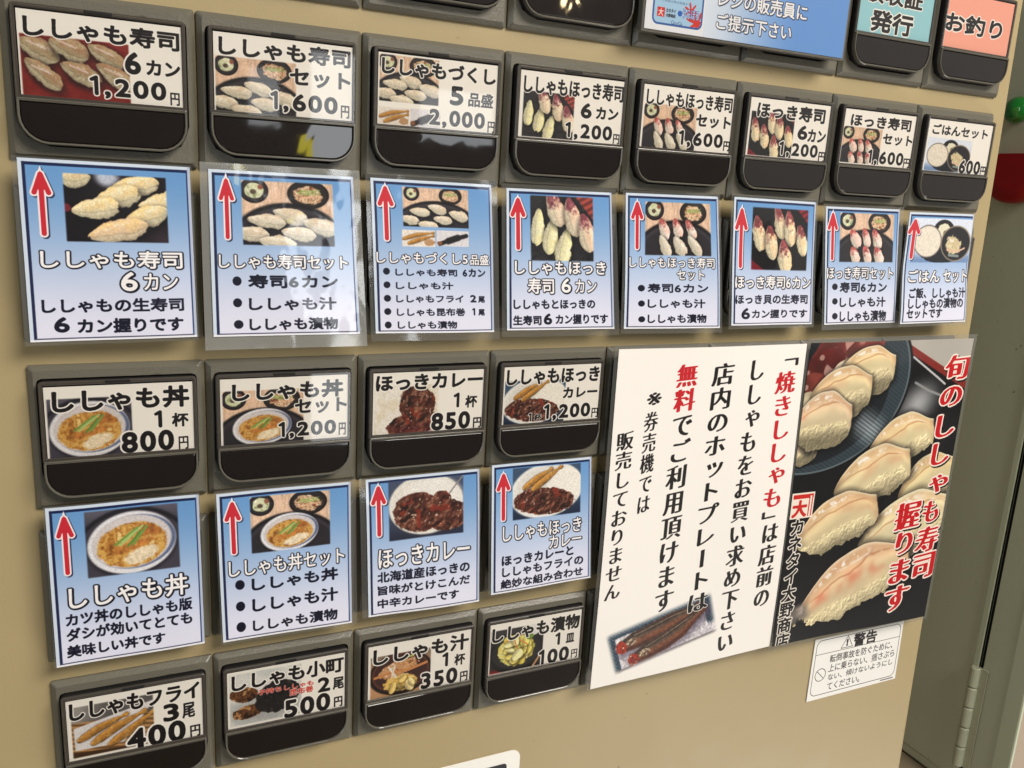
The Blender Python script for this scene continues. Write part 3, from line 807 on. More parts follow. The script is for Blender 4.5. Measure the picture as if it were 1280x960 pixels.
class Sheet:
    """a printed sheet, painted with numpy; box coordinates in 0..1 of the sheet"""
    def __init__(s, w, h, col=(250, 248, 242)):
        s.w, s.h = w, h
        s.a = np.ones((h, w, 3), np.float32) * rgb(*col)
    def blend(s, x0, y0, m, col, k=1.0):
        h, w = m.shape
        X0, Y0, X1, Y1 = max(0, x0), max(0, y0), min(s.w, x0 + w), min(s.h, y0 + h)
        if X1 <= X0 or Y1 <= Y0: return
        mm = np.clip(m[Y0 - y0:Y1 - y0, X0 - x0:X1 - x0], 0, 1)[..., None] * k
        c = col if isinstance(col, np.ndarray) and col.ndim == 3 else rgb(*col)
        if isinstance(c, np.ndarray) and c.ndim == 3: c = c[Y0 - y0:Y1 - y0, X0 - x0:X1 - x0]
        s.a[Y0:Y1, X0:X1] = s.a[Y0:Y1, X0:X1] * (1 - mm) + c * mm
    def rect(s, u0, v0, u1, v1, col, k=1.0):
        x0, x1, y0, y1 = u0 * s.w, u1 * s.w, v0 * s.h, v1 * s.h
        X = np.arange(s.w) + .5; Y = np.arange(s.h) + .5
        mx = np.clip(X - x0 + .5, 0, 1) * np.clip(x1 - X + .5, 0, 1); my = np.clip(Y - y0 + .5, 0, 1) * np.clip(y1 - Y + .5, 0, 1)
        s.blend(0, 0, (my[:, None] * mx[None]).astype(np.float32), col, k)
    def mask(s, f):
        Y, X = np.meshgrid(np.arange(s.h) + .5, np.arange(s.w) + .5, indexing='ij')
        return f(X / s.w, Y / s.h).astype(np.float32)
    def photo(s, name, u0, v0, u1, v1, feather=.03, shade=1.0):
        u0, v0, u1, v1 = max(0, u0), max(0, v0), min(1, u1), min(1, v1)
        x0, y0 = int(u0 * s.w), int(v0 * s.h); w, h = int(u1 * s.w) - x0, int(v1 * s.h) - y0
        p = PH[name](w, h)
        p.a = np.clip(blur(p.a, 1), 0, 1) ** 1.05
        p.a = np.clip(p.a * (0.93 + .14 * p.n(h / 3.0, 1)[..., None]), 0, 1)
        s.blend(x0, y0, p.feather(feather)[..., 0], p.a * shade)
    def run(s, text, u0, v0, u1, v1, layers, weight, vertical=False, brush=False, skew=0.0):
        """text fitted into the ink box; weight = stroke growth as a share of an em; layers = (extra growth em, colour, dx, dy)"""
        K = 2
        cells = []; pos = 0.0
        for ch in text:
            rot = vertical and ch in 'ー「」'
            g, bb, adv = glyph(ch, rot)
            if vertical:
                ox, oy = 0.0, pos
                if ch in 'っゃゅょッャュョ': ox, oy = .10, pos - .08
                pos += 1.0
            else:
                ox, oy = pos, 0.0; pos += adv
            cells.append((g, ox, oy, bb))
        bx0 = min(o[1] + o[3][0] for o in cells); bx1 = max(o[1] + o[3][2] for o in cells)
        by0 = min(o[2] + o[3][1] for o in cells); by1 = max(o[2] + o[3][3] for o in cells)
        X0, Y0, X1, Y1 = u0 * s.w * K, v0 * s.h * K, u1 * s.w * K, v1 * s.h * K
        gw = weight
        sx = (X1 - X0) / (bx1 - bx0 + 2 * gw); sy = (Y1 - Y0) / (by1 - by0 + 2 * gw)
        em = min(sx, sy) if not brush else math.sqrt(abs(sx * sy))
        r = gw * em
        sx = (X1 - X0 - 2 * r) / (bx1 - bx0); sy = (Y1 - Y0 - 2 * r) / (by1 - by0)
        mg = int(em * .45) + 8
        W = int(X1 - X0) + 2 * mg; H = int(Y1 - Y0) + 2 * mg
        m = np.zeros((H, W), np.float32)
        for g, ox, oy, bb in cells:
            gx0 = mg + r + (ox - bx0 - .15) * sx; gy0 = mg + r + (oy - by0 - .15) * sy
            dw, dh = 1.3 * sx, 1.3 * sy
            ax, ay = max(0, int(gx0)), max(0, int(gy0)); bx, by = min(W, int(gx0 + dw) + 1), min(H, int(gy0 + dh) + 1)
            if bx <= ax or by <= ay: continue
            ys = (np.arange(ay, by) + .5 - gy0) / sy * GS - .5; xs = (np.arange(ax, bx) + .5 - gx0) / sx * GS - .5
            if skew:
                xs2 = xs[None, :].repeat(len(ys), 0); ys2 = ys[:, None] + (xs[None, :] - GS * .65) * skew
            else:
                xs2, ys2 = np.broadcast_arrays(xs[None, :], ys[:, None])
            yi = np.clip(ys2, 0, g.shape[0] - 2); xi = np.clip(xs2, 0, g.shape[1] - 2)
            inside = (ys2 >= 0) & (ys2 < g.shape[0] - 1) & (xs2 >= 0) & (xs2 < g.shape[1] - 1)
            y0 = yi.astype(int); x0 = xi.astype(int); fy = yi - y0; fx = xi - x0
            v = (g[y0, x0] * (1 - fx) + g[y0, x0 + 1] * fx) * (1 - fy) + (g[y0 + 1, x0] * (1 - fx) + g[y0 + 1, x0 + 1] * fx) * fy
            m[ay:by, ax:bx] = np.maximum(m[ay:by, ax:bx], v * inside)
        m = np.clip((m - .5) * 2.2 + .5, 0, 1)
        if brush:          # brush lettering: thin rising strokes, heavy down strokes
            e = int(round(.017 * em)); q = m.copy()
            for k in range(1, e + 1):
                q[k:] = np.minimum(q[k:], m[:-k]); q[:-k] = np.minimum(q[:-k], m[k:])
            m = q
        ex, ey = int(X0) - mg, int(Y0) - mg
        for extra, col, dx, dy in layers:
            rr = (gw + extra) * em
            if brush:
                q, pad = dilate(m, 0, ((gw * 1.15 + extra) * em, (gw * .22 + extra) * em, -.30))
            elif rr >= .6:
                q, pad = dilate(m, rr)
            else:
                q, pad = m, 0
            ax, ay = ex - pad + int(dx * em), ey - pad + int(dy * em)
            px0, py0 = ax % 2, ay % 2
            q = np.pad(q, ((py0, (q.shape[0] + py0) % 2), (px0, (q.shape[1] + px0) % 2)))
            q = (q[0::2, 0::2] + q[1::2, 0::2] + q[0::2, 1::2] + q[1::2, 1::2]) / 4
            s.blend((ax - px0) // 2, (ay - py0) // 2, q, col)
    def arrow(s, u0, v0, u1, v1):
        def d(X, Y, g):
            u = (X - (u0 + u1) / 2) * s.w; v = (Y - v0) * s.h
            W = (u1 - u0) * s.w / 2; Hh = (v1 - v0) * s.h
            # head: chevron strokes; shaft
            def seg(ax, ay, bx, by):
                L = (bx - ax) ** 2 + (by - ay) ** 2
                t = np.clip(((u - ax) * (bx - ax) + (v - ay) * (by - ay)) / L, 0, 1)
                return np.hypot(u - ax - t * (bx - ax), v - ay - t * (by - ay))
            w = W * .24
            D = np.minimum(np.minimum(seg(0, W * .36, -W * .70, Hh * .33), seg(0, W * .36, W * .70, Hh * .33)), seg(0, W * .5, 0, Hh - W * .30))
            tri = np.maximum(np.abs(u) - (v - W * .3) * (.8 * W / (Hh * .34)), v - Hh * .27)
            D = np.minimum(D, np.maximum(tri, 0) + w * .6)
            return np.clip(w + g - D + .5, 0, 1)
        g = s.w * .011
        s.blend(int(s.w * .010), int(s.w * .010), s.mask(lambda X, Y: d(X, Y, g)), (40, 40, 70), .9)
        s.blend(0, 0, s.mask(lambda X, Y: d(X, Y, g)), (252, 240, 240))
        s.blend(0, 0, s.mask(lambda X, Y: d(X, Y, g * .05)), (206, 42, 56))

INK = (20, 16, 20); NAVY = (14, 15, 36)
def styled(s, e):
    st, tx = e[0], e[1]; b = e[2:]
    if st == 'P': s.photo(tx, *b)
    elif st == 'A': s.arrow(*b)
    elif st == 'D':
        cx, cy = (b[0] + b[2]) / 2 * s.w, (b[1] + b[3]) / 2 * s.h; rx, ry = (b[2] - b[0]) / 2 * s.w, (b[3] - b[1]) / 2 * s.h
        s.blend(0, 0, s.mask(lambda X, Y: np.clip((1 - np.hypot((X * s.w - cx) / rx, (Y * s.h - cy) / ry)) * rx + .5, 0, 1)), NAVY)
    elif st == 'K': s.run(tx, *b, [(.058, (250, 246, 238), 0, 0), (0, INK, 0, 0)], .039)
    elif st == 'k': s.run(tx, *b, [(.06, (250, 246, 238), 0, 0), (0, INK, 0, 0)], .030)
    elif st == 'r': s.run(tx, *b, [(.05, (250, 246, 238), 0, 0), (0, (206, 60, 48), 0, 0)], .030)
    elif st == 'T': s.run(tx, *b, [(.060, (16, 14, 26), .02, .02), (.056, (16, 14, 26), 0, 0), (-.002, (252, 248, 246), 0, 0)], .024)
    elif st == 'B': s.run(tx, *b, [(0, NAVY, 0, 0)], .038)
    elif st == 's': s.run(tx, *b, [(0, (40, 36, 36), 0, 0)], .008)
    elif st == 't': s.run(tx, *b, [(0, (40, 50, 80), 0, 0)], .02)
    elif st == 'V': s.run(tx, *b, [(0, (26, 22, 22), 0, 0)] if tx != '店内のホットプレートは' else [(.03, (252, 246, 238), 0, 0), (0, (18, 14, 14), 0, 0)], .040, vertical=True, brush=True, skew=.07)
    elif st == 'v': s.run(tx, *b, [(0, (18, 14, 14), 0, 0)], .030, vertical=True, brush=True, skew=.10)
    elif st == 'VR': s.run(tx, *b, [(0, (200, 28, 38), 0, 0)], .046, vertical=True, brush=True, skew=.07)
    elif st == 'RH': s.run(tx, *b, [(.060, (20, 14, 16), .05, .05), (.055, (252, 236, 222), 0, 0), (0, (196, 20, 28), 0, 0)], .050, vertical=True, brush=True, skew=.08)
    elif st == 'VH': s.run(tx, *b, [(.060, (248, 240, 226), 0, 0), (0, (18, 16, 18), 0, 0)], .030, vertical=True, skew=.05)

def label_sheet(key, bgcol=(248, 244, 236), w=512, h=276):
    s = Sheet(w, h, bgcol)
    for e in SPEC[key]: styled(s, e)
    return s.a
def card_sheet(key, w=460, h=540):
    s = Sheet(w, h)
    v = np.linspace(0, 1, h, dtype=np.float32)[:, None]
    x = np.linspace(0, 1, w, dtype=np.float32)[None]
    t = np.clip(ss(-.05, .98, v + 0 * x), 0, 1)[..., None]
    s.a = rgb(104, 156, 210) * (1 - t) + rgb(232, 232, 248) * t
    s.rect(0, 0, 1, .018, (214, 226, 240)); s.rect(0, 0, .022, 1, (214, 226, 240)); s.rect(.982, 0, 1, 1, (190, 200, 220)); s.rect(0, .988, 1, 1, (244, 244, 248))
    s.rect(.022, .018, .982, .034, (22, 34, 76)); s.rect(.022, .018, .040, .988, (30, 38, 74)); s.rect(.974, .018, .983, .988, (40, 60, 110)); s.rect(.022, .981, .983, .988, (70, 74, 100))
    for e in SPEC[key]:
        styled(s, e)
    return s.a

def quad_uv(s, q):
    """homography from sheet coordinates to the unit square of quad q (u,v pairs)"""
    A = []; b = []
    for (x, y), (u, v) in zip(zip(q[0::2], q[1::2]), [(0, 0), (1, 0), (1, 1), (0, 1)]):
        A += [[x, y, 1, 0, 0, 0, -u * x, -u * y], [0, 0, 0, x, y, 1, -v * x, -v * y]]; b += [u, v]
    hh = np.append(np.linalg.solve(np.array(A), np.array(b)), 1)
    Y, X = np.meshgrid((np.arange(s.h) + .5) / s.h, (np.arange(s.w) + .5) / s.w, indexing='ij')
    d = hh[6] * X + hh[7] * Y + 1
    return (hh[0] * X + hh[1] * Y + hh[2]) / d, (hh[3] * X + hh[4] * Y + hh[5]) / d
def ph_fish(w=640, h=230):
    p = Pic(w, h, (224, 218, 220), 201)
    lat = (np.abs(np.sin((p.X + p.V) * 34)) < .18) | (np.abs(np.sin((p.X - p.V) * 34)) < .18)
    nav = rgb(32, 48, 66) * np.ones((h, w, 1), np.float32); nav = np.where(lat[..., None], rgb(86, 120, 136), nav)
    m = np.maximum(np.maximum(ss(.22, .19, p.V + .02 * np.sin(p.X * 3)), ss(.085, .075, p.Uu)), ss(.885, .895, p.Uu - p.V * .03) * ss(.75, .6, p.V))
    p.put(ss(.5, 1.0, p.V), (178, 172, 182), .5)
    p.put(m, nav)
    p.put(ss(.88, .90, p.V) * ss(.96, .94, p.V), (64, 56, 62)); p.put(ss(.95, .97, p.V), (150, 144, 150))
    for (pts, wd) in (([(.12, .42), (.25, .38), (.45, .36), (.62, .32), (.76, .28), (.86, .20)], .20), ([(.20, .78), (.33, .72), (.50, .66), (.66, .56), (.78, .44), (.90, .30)], .19)):
        p.band([(a + .02, b + .09) for a, b in pts], wd * .9, (70, 60, 80), .6, .6)
        n = p.n(9, 4)
        for i, (a, b) in enumerate(pts):
            pass
        prof = [.55, .9, 1.0, .95, .55, .28]
        for i in range(len(pts) - 1):
            for t in np.linspace(0, 1, 16):
                u = pts[i][0] * (1 - t) + pts[i + 1][0] * t; v = pts[i][1] * (1 - t) + pts[i + 1][1] * t; ww = (prof[i] * (1 - t) + prof[i + 1] * t) * wd
                s0 = (i + t) / 5
                base = (rgb(78, 54, 42) * (1 - s0) + rgb(96, 56, 40) * s0)
                p.ell(u, v, ww / p.asp, ww, tuple(base * 255), soft=.12)
        for off, col, kk, wq in ((-.55, (44, 36, 32), .8, .34), (-.15, (112, 92, 74), .55, .2), (.30, (150, 84, 50), .55, .26), (.72, (70, 30, 20), .7, .2)):
            p.band([(a + .01, b + off * wd * pr) for (a, b), pr in zip(pts, prof)], wd * wq, col, .9, kk)
        p.band([(a, b - .62 * wd * pr) for (a, b), pr in zip(pts[1:-1], prof[1:-1])], wd * .05, (214, 190, 150), .9, .5)
        R = p.r(pts[0][0], pts[0][1], .055, .15, 0, .5)
        p.tex(ss(1, .8, R), [(120, 26, 14), (196, 56, 28), (90, 20, 14), (240, 190, 160)], 16)
        p.tex(ss(1, .7, p.r(pts[1][0] - .03, pts[1][1] + .0, .06, .09, 0, .5)), [(150, 120, 90), (70, 50, 40), (226, 206, 176), (110, 60, 40)], 18)
    n = p.n(22, 4); p.a = np.clip(p.a * (.62 + .76 * n[..., None]), 0, 1)
    p.a = blur(p.a, 1)
    return p.a, p.feather(.16)[..., 0]
def poster_notice():
    s = Sheet(820, 1240, (251, 246, 238))
    for e in SPEC['p1']:
        if e[0] == 'Q':
            a, f = ph_fish()
            u, v = quad_uv(s, e[2:])
            ok = (u > 0) & (u < 1) & (v > 0) & (v < 1)
            xi = np.clip((u * a.shape[1]).astype(int), 0, a.shape[1] - 1); yi = np.clip((v * a.shape[0]).astype(int), 0, a.shape[0] - 1)
            s.blend(0, 0, np.where(ok, f[yi, xi], 0).astype(np.float32), a[yi, xi])
    for e in SPEC['p1']:
        if e[0] != 'Q': styled(s, e)
    return s.a

def big_nigiri(p, ax, ay, bx, by, th=.22, rb=.17, tone=(226, 198, 142), pink=.3, seed=1, tail=0.0):
    """side view: a draped slice of pale fish over rice; a = tail end, b = head end (u,v)"""
    ax *= p.asp; bx *= p.asp
    L = math.hypot(bx - ax, by - ay); dx, dy = (bx - ax) / L, (by - ay) / L
    X, Y = p.X - ax, p.V - ay
    s = (X * dx + Y * dy) / L; t = (-X * dy + Y * dx) / L
    p.seed = seed * 31
    n1 = p.n(26, 3); n2 = p.n(60, 3); n3 = p.n(10, 3)
    sc = np.clip(s, 0, 1)
    top = -th * np.sin(np.pi / 2 * np.clip(sc / .52, 0, 1)) ** .75 * (1 - .62 * ss(.62, 1.02, sc)) + (n3 - .5) * .02
    bot = rb * np.sin(np.pi / 2 * np.clip((sc + .01) / .34, 0, 1)) ** .6 * (1 - .45 * ss(.72, 1.05, sc)) + (n1 - .5) * .10
    rough = (n2 - .5) * .055
    endm = ss(-.02 - tail, .01 - tail, s) * ss(1.01, .985, s + (t / .3) ** 2 * .05 + (n2 - .5) * .02)
    aa = 1.2 / (L * p.h)
    body = ss(-aa, aa, t - top) * ss(aa, -aa, t - bot - rough) * endm
    p.put(ss(.10, -.05, t - bot - .03) * ss(-.08, .05, t - top) * ss(-.05, .05, s) * ss(1.1, .95, s), (10, 9, 11), .75)
    mid_ = .05 + .04 * np.sin(sc * 7 + seed) * .4 + (n3 - .5) * .07 - .04 * (sc - .5) + .22 * ss(.86, 1.0, sc)
    k0 = p.n(110, 2)
    gx = np.zeros_like(k0); gx[1:, 1:] = k0[1:, 1:] - k0[:-1, :-1]; gx = gx / (np.abs(gx).max() + 1e-6)
    rice = rgb(236, 220, 176) * (.86 + .24 * n1[..., None] + .34 * gx[..., None]) * (1.0 - .42 * ss(.06, .30, t))[..., None]
    f = np.clip((t - top) / (mid_ - top + 1e-4), 0, 1)      # 0 at the ridge, 1 at the lower edge of the slice
    st = np.sin(sc * 2.5 + f * 8 + n3 * 6) * .5 + .5
    c = rgb(*tone) * (.92 + .12 * st[..., None] + .10 * (n1[..., None] - .5))
    c = c * (1 - (.5 * ss(.35, .8, f))[..., None]) + rgb(240, 228, 186) * (.5 * ss(.35, .8, f))[..., None]
    ridge = ss(.02, .14, f) * ss(.50, .16, f)
    c = c * (1 - (.38 * ridge)[..., None]) + rgb(216, 160, 122) * (.38 * ridge)[..., None]
    line = ss(.05, .0, np.abs(f - .40 - .25 * (n3 - .5) - .1 * np.sin(sc * 5))) * ss(.05, .2, s) * ss(.98, .8, s)
    c = c * (1 - (.5 * line)[..., None]) + rgb(170, 104, 66) * (.5 * line)[..., None]
    pk = ss(.35, .0, np.abs(f - .6)) * ss(.42, .72, n3) * pink
    c = c * (1 - .8 * pk[..., None]) + rgb(224, 122, 92) * .8 * pk[..., None]
    edge = ss(.12, .0, f)
    c = c * (1 - (.5 * edge)[..., None]) + rgb(244, 234, 214) * (.5 * edge)[..., None]
    c = c * (1 - .30 * ss(.16, .0, s) - .10 * ss(.9, 1, s) - .07 * ss(.5, 1, f))[..., None]
    hl = ss(.14, .0, np.abs(f - .20)) * ss(.50, .62, n2) * ss(.08, .3, s) * ss(.8, .5, s)
    hl = np.maximum(hl, ss(.05, .0, np.abs(f - .30)) * ss(.45, .6, n1) * ss(.3, .5, s) * ss(.98, .8, s) * .7)
    c = c * (1 - (.85 * hl)[..., None]) + rgb(255, 252, 244) * (.85 * hl)[..., None]
    k = ss(.035, -.015, t - mid_ + (n1 - .5) * .03)[..., None]
    p.put(body, rice * (1 - k) + c * k)
    if tail > 0:
        tm = ss(.05, .0, np.abs(t + .02 * np.cos(s * 20)) / (1.2 + s * 2.0) * 1.0 - .02) * ss(-tail - .05, -tail, s) * ss(.12, .04, s)
        p.put(tm, rgb(150, 140, 130) * (.6 + .7 * n2[..., None]))
def poster_sushi():
    w, h = 820, 1240
    p = Pic(w, h, (11, 10, 12), 300)
    # ribbed lacquer tray, lower right
    rib = (np.sin((p.X * .95 + p.V * .62) * 430) * .5 + .5)
    sheen = ss(.5, .05, p.r(.66, .30, 1, 1)) * 1.0 + .55 * ss(.42, .0, p.r(.95, .85, 1, 1)) + .25
    p.put(ss(.30, .34, p.V + .2 * p.Uu) * 1.0, rgb(13, 12, 14) * (1 - .0 * rib[..., None]))
    p.put(rib * sheen * ss(.2, .3, p.V), (104, 102, 104), .42)
    p.put(ss(.16, .0, p.r(.70, .21, 1.0, .9, 60)) , (206, 208, 208), .8)
    # light table beyond the tray edge, red rim
    e = SPEC['p2']
    dl = (p.Uu - .5307) * (.1578 - .0029) - (p.V - .0029) * (1.0195 - .5307)
    p.put(ss(-.002, .002, dl), rgb(196, 190, 180) * (.8 + .35 * p.n(3)[..., None]))
    p.put(ss(.0075, .005, np.abs(dl + .003)), (134, 44, 36))
    p.band([(.62, .055), (.80, .125), (.86, .15)], .0035, (200, 200, 200), .6)
    p.band([(.66, .14), (.76, .17), (.90, .20)], .004, (150, 150, 150), .8)
    # round blue-grey plate
    rim = [(.3611, -.003), (.5325, .0458), (.61, .1291), (.585, .2319), (.4549, .325), (.2975, .3826), (.05, .4464)]
    R = p.r(.10, .14, .52, .275, -12)
    rb2 = (np.sin((p.V * .9 - p.X * .55) * 520) * .5 + .5)
    p.put(ss(1.03, 1.01, R), (14, 15, 17)); p.put(ss(1.0, .985, R), (98, 110, 114)); p.put(ss(.975, .965, R), rgb(48, 58, 64) * (1 + .25 * rb2[..., None]))
    R2 = p.r(.06, .17, .44, .22, -12)
    p.put(ss(1.0, .97, R2), rgb(24, 28, 32) * (1 + .3 * rb2[..., None]))
    p.put(ss(.5, .0, p.r(.40, .28, .40, .16, 30)) * ss(.99, .97, R), rgb(168, 178, 182) * (.7 + .5 * rb2[..., None]), .75)
    # surf clam pieces, upper left
    for (u, v, ru, rv, c) in ((.14, .03, .14, .06, (112, 46, 40)), (.30, .03, .13, .05, (132, 62, 54)), (.10, .09, .13, .07, (96, 34, 30)), (.22, .10, .09, .05, (214, 196, 160)), (.05, .15, .09, .06, (120, 56, 46)), (.03, .20, .08, .05, (220, 204, 170))):
        m = ss(1.02, .95, p.r(u, v, ru, rv, -30, .2)); p.put(m, rgb(*c) * (.6 + .8 * p.n(14)[..., None]))
        p.put(m * ss(.62, .70, p.n(22, 2)), (250, 232, 214), .5)
    N = {e[1]: e[2:] for e in SPEC['p2'] if e[0] == 'N'}
    def nn(k, **q):
        a = N[k]; big_nigiri(p, *a, **q)
    T = dict(a=(.30, .42, 1, (240, 218, 166), .1), b=(.32, .42, 2, (238, 214, 166), .2), d=(.5, .5, 4, (232, 204, 168), .3), c=(.42, .42, 3, (234, 206, 168), .45),
             h=(.36, .34, 8, (232, 212, 160), .1), e=(.31, .27, 5, (238, 218, 166), .15), i=(.27, .30, 9, (242, 230, 184), .1), f=(.30, .28, 6, (236, 214, 166), .3), g=(.30, .26, 7, (236, 208, 160), .35), j=(.26, .19, 10, (236, 202, 160), .8))
    for k, (th, rb, sd, tone, pk) in T.items():
        nn(k, th=th, rb=rb, seed=sd, tone=tone, pink=pk, tail=.06 if k == 'j' else 0)
    s = Sheet(w, h); s.a = np.clip(p.a, 0, 1) ** 1.06
    for e in SPEC['p2']:
        if e[0] in ('RH', 'VH'): styled(s, e)
        if e[0] == 'LG':
            u0, v0, u1, v1 = .004, .476, .135, .562
            s.rect(u0, v0, u1, v1, (246, 232, 216)); s.rect(u0 + .008, v0 + .006, u1 - .006, v0 + .020, (204, 40, 34)); s.rect(u1 - .030, v0 + .006, u1 - .008, v1 - .006, (204, 40, 34))
            s.rect(u1 - .024, v0 + .012, u1 - .014, v1 - .006, (246, 232, 216))
            s.run('大', u0 + .008, v0 + .024, u1 - .036, v1 - .004, [(0, (204, 40, 34), 0, 0)], .05)
    return s.a

def warning_sheet():
    s = Sheet(900, 500, (248, 246, 240))
    def rr(X, Y, x0, y0, x1, y1, r, g=0):
        x = np.abs(X * s.w - (x0 + x1) / 2 * s.w) - ((x1 - x0) / 2 * s.w - r); y = np.abs(Y * s.h - (y0 + y1) / 2 * s.h) - ((y1 - y0) / 2 * s.h - r)
        return np.hypot(np.maximum(x, 0), np.maximum(y, 0)) + np.minimum(np.maximum(x, y), 0) - r
    s.blend(0, 0, s.mask(lambda X, Y: np.clip(3.0 - np.abs(rr(X, Y, .028, .035, .975, .93, 50)), 0, 1)), (46, 40, 38))
    s.rect(.030, .256, .973, .264, (46, 40, 38))
    tri = [(.300, .235), (.427, .235), (.362, .045)]
    def seg(X, Y, a, b):
        ax, ay, bx, by = a[0] * s.w, a[1] * s.h, b[0] * s.w, b[1] * s.h; x, y = X * s.w, Y * s.h
        t = np.clip(((x - ax) * (bx - ax) + (y - ay) * (by - ay)) / ((bx - ax) ** 2 + (by - ay) ** 2), 0, 1)
        return np.hypot(x - ax - t * (bx - ax), y - ay - t * (by - ay))
    for i in range(3): s.blend(0, 0, s.mask(lambda X, Y: np.clip(3.0 - seg(X, Y, tri[i], tri[(i + 1) % 3]), 0, 1)), (46, 40, 38))
    s.run('!', .352, .095, .374, .215, [(0, (30, 26, 26), 0, 0)], .05)
    def no(X, Y):
        d = np.hypot(X * s.w - .110 * s.w, Y * s.h - .60 * s.h)
        return np.maximum(np.clip(3.2 - np.abs(d - 50), 0, 1), np.clip(3.0 - seg(X, Y, (.072, .535), (.148, .665)), 0, 1))
    s.blend(0, 0, s.mask(no), (46, 40, 38))
    for e in SPEC['warn']:
        if e[0] == 's':
            b = list(e); styled(s, b) if e[1] != '警告' else s.run(e[1], *e[2:], [(0, (30, 26, 26), 0, 0)], .03)
    s.rect(.82, .955, .97, .975, (110, 104, 100)); 
    return s.a
def coupon_sheet():
    w, h = 1000, 600
    s = Sheet(w, h, (112, 166, 232))
    Y, X = np.meshgrid(np.linspace(0, 1, h, dtype=np.float32), np.linspace(0, 1, w, dtype=np.float32), indexing='ij')
    t = ss(.25, .75, X)[..., None]; k = ss(1.0, .2, X + .9 * (1 - Y))[..., None]
    s.a = rgb(226, 236, 250) * (1 - t) + rgb(104, 156, 226) * t
    s.a = s.a * 1.0
    def rr(x0, y0, x1, y1, r):
        x = np.abs(X * w - (x0 + x1) / 2 * w) - ((x1 - x0) / 2 * w - r); y = np.abs(Y * h - (y0 + y1) / 2 * h) - ((y1 - y0) / 2 * h - r)
        return np.hypot(np.maximum(x, 0), np.maximum(y, 0)) + np.minimum(np.maximum(x, y), 0) - r
    # printed point card in the corner of the sheet
    d = rr(.030, .40, .262, .965, 26)
    s.rect(0, 0, .27, 1, (244, 244, 248), .8)
    s.blend(0, 0, np.clip(.5 - d, 0, 1), (60, 100, 170)); s.blend(0, 0, np.clip(-7 - d, 0, 1), (172, 210, 240))
    ins = np.clip(-7 - d, 0, 1)
    for (cx, cy, R, a0) in ((.236, .925, 52, .2), (.205, .86, 34, .9), (.245, .70, 26, .4)):
        dx, dy = X * w - cx * w, Y * h - cy * h; an = np.arctan2(dy, dx) + a0; rad = R * (.30 + .70 * np.abs(np.cos(an * 3.5)) ** 3)
        s.blend(0, 0, np.clip(rad - np.hypot(dx, dy) + .5, 0, 1) * ins, (214, 62, 56))
    for v in (.74, .775, .81): s.run('ご利用の際は係員まで', .07, v, .20, v + .016, [(0, (90, 110, 150), 0, 0)], .0)
    s.rect(.052, .860, .086, .916, (214, 52, 46)); s.run('大', .057, .865, .081, .912, [(0, (250, 240, 240), 0, 0)], .03)
    s.run('カネタイ', .092, .862, .136, .885, [(0, (36, 34, 44), 0, 0)], .03); s.run('大野商店', .092, .892, .136, .914, [(0, (36, 34, 44), 0, 0)], .03)
    s.blend(0, 0, np.clip(11 - np.hypot(X * w - .155 * w, Y * h - .882 * h), 0, 1), (50, 100, 190))
    s.run('うらほろ', .168, .850, .244, .905, [(.08, (60, 100, 180), 0, 0), (0, (244, 246, 252), 0, 0)], .01)
    s.run('CooCa', .118, .930, .170, .952, [(0, (60, 70, 130), 0, 0)], .01)
    L2 = [(.045, (34, 40, 70), .02, .02), (.04, (34, 40, 70), 0, 0), (-.004, (250, 250, 252), 0, 0)]
    s.run('レジの販売員に', .329, .695, .780, .800, L2, .024)
    s.run('ご提示下さい', .329, .838, .709, .940, L2, .024)
    d = np.hypot((X * w - .855 * w) / 1.9, (Y * h - .575 * h)); s.blend(0, 0, np.clip(4 - np.abs(d - 32), 0, 1), (196, 50, 80)); s.blend(0, 0, np.clip(28 - d, 0, 1), (244, 230, 240))
    return s.a
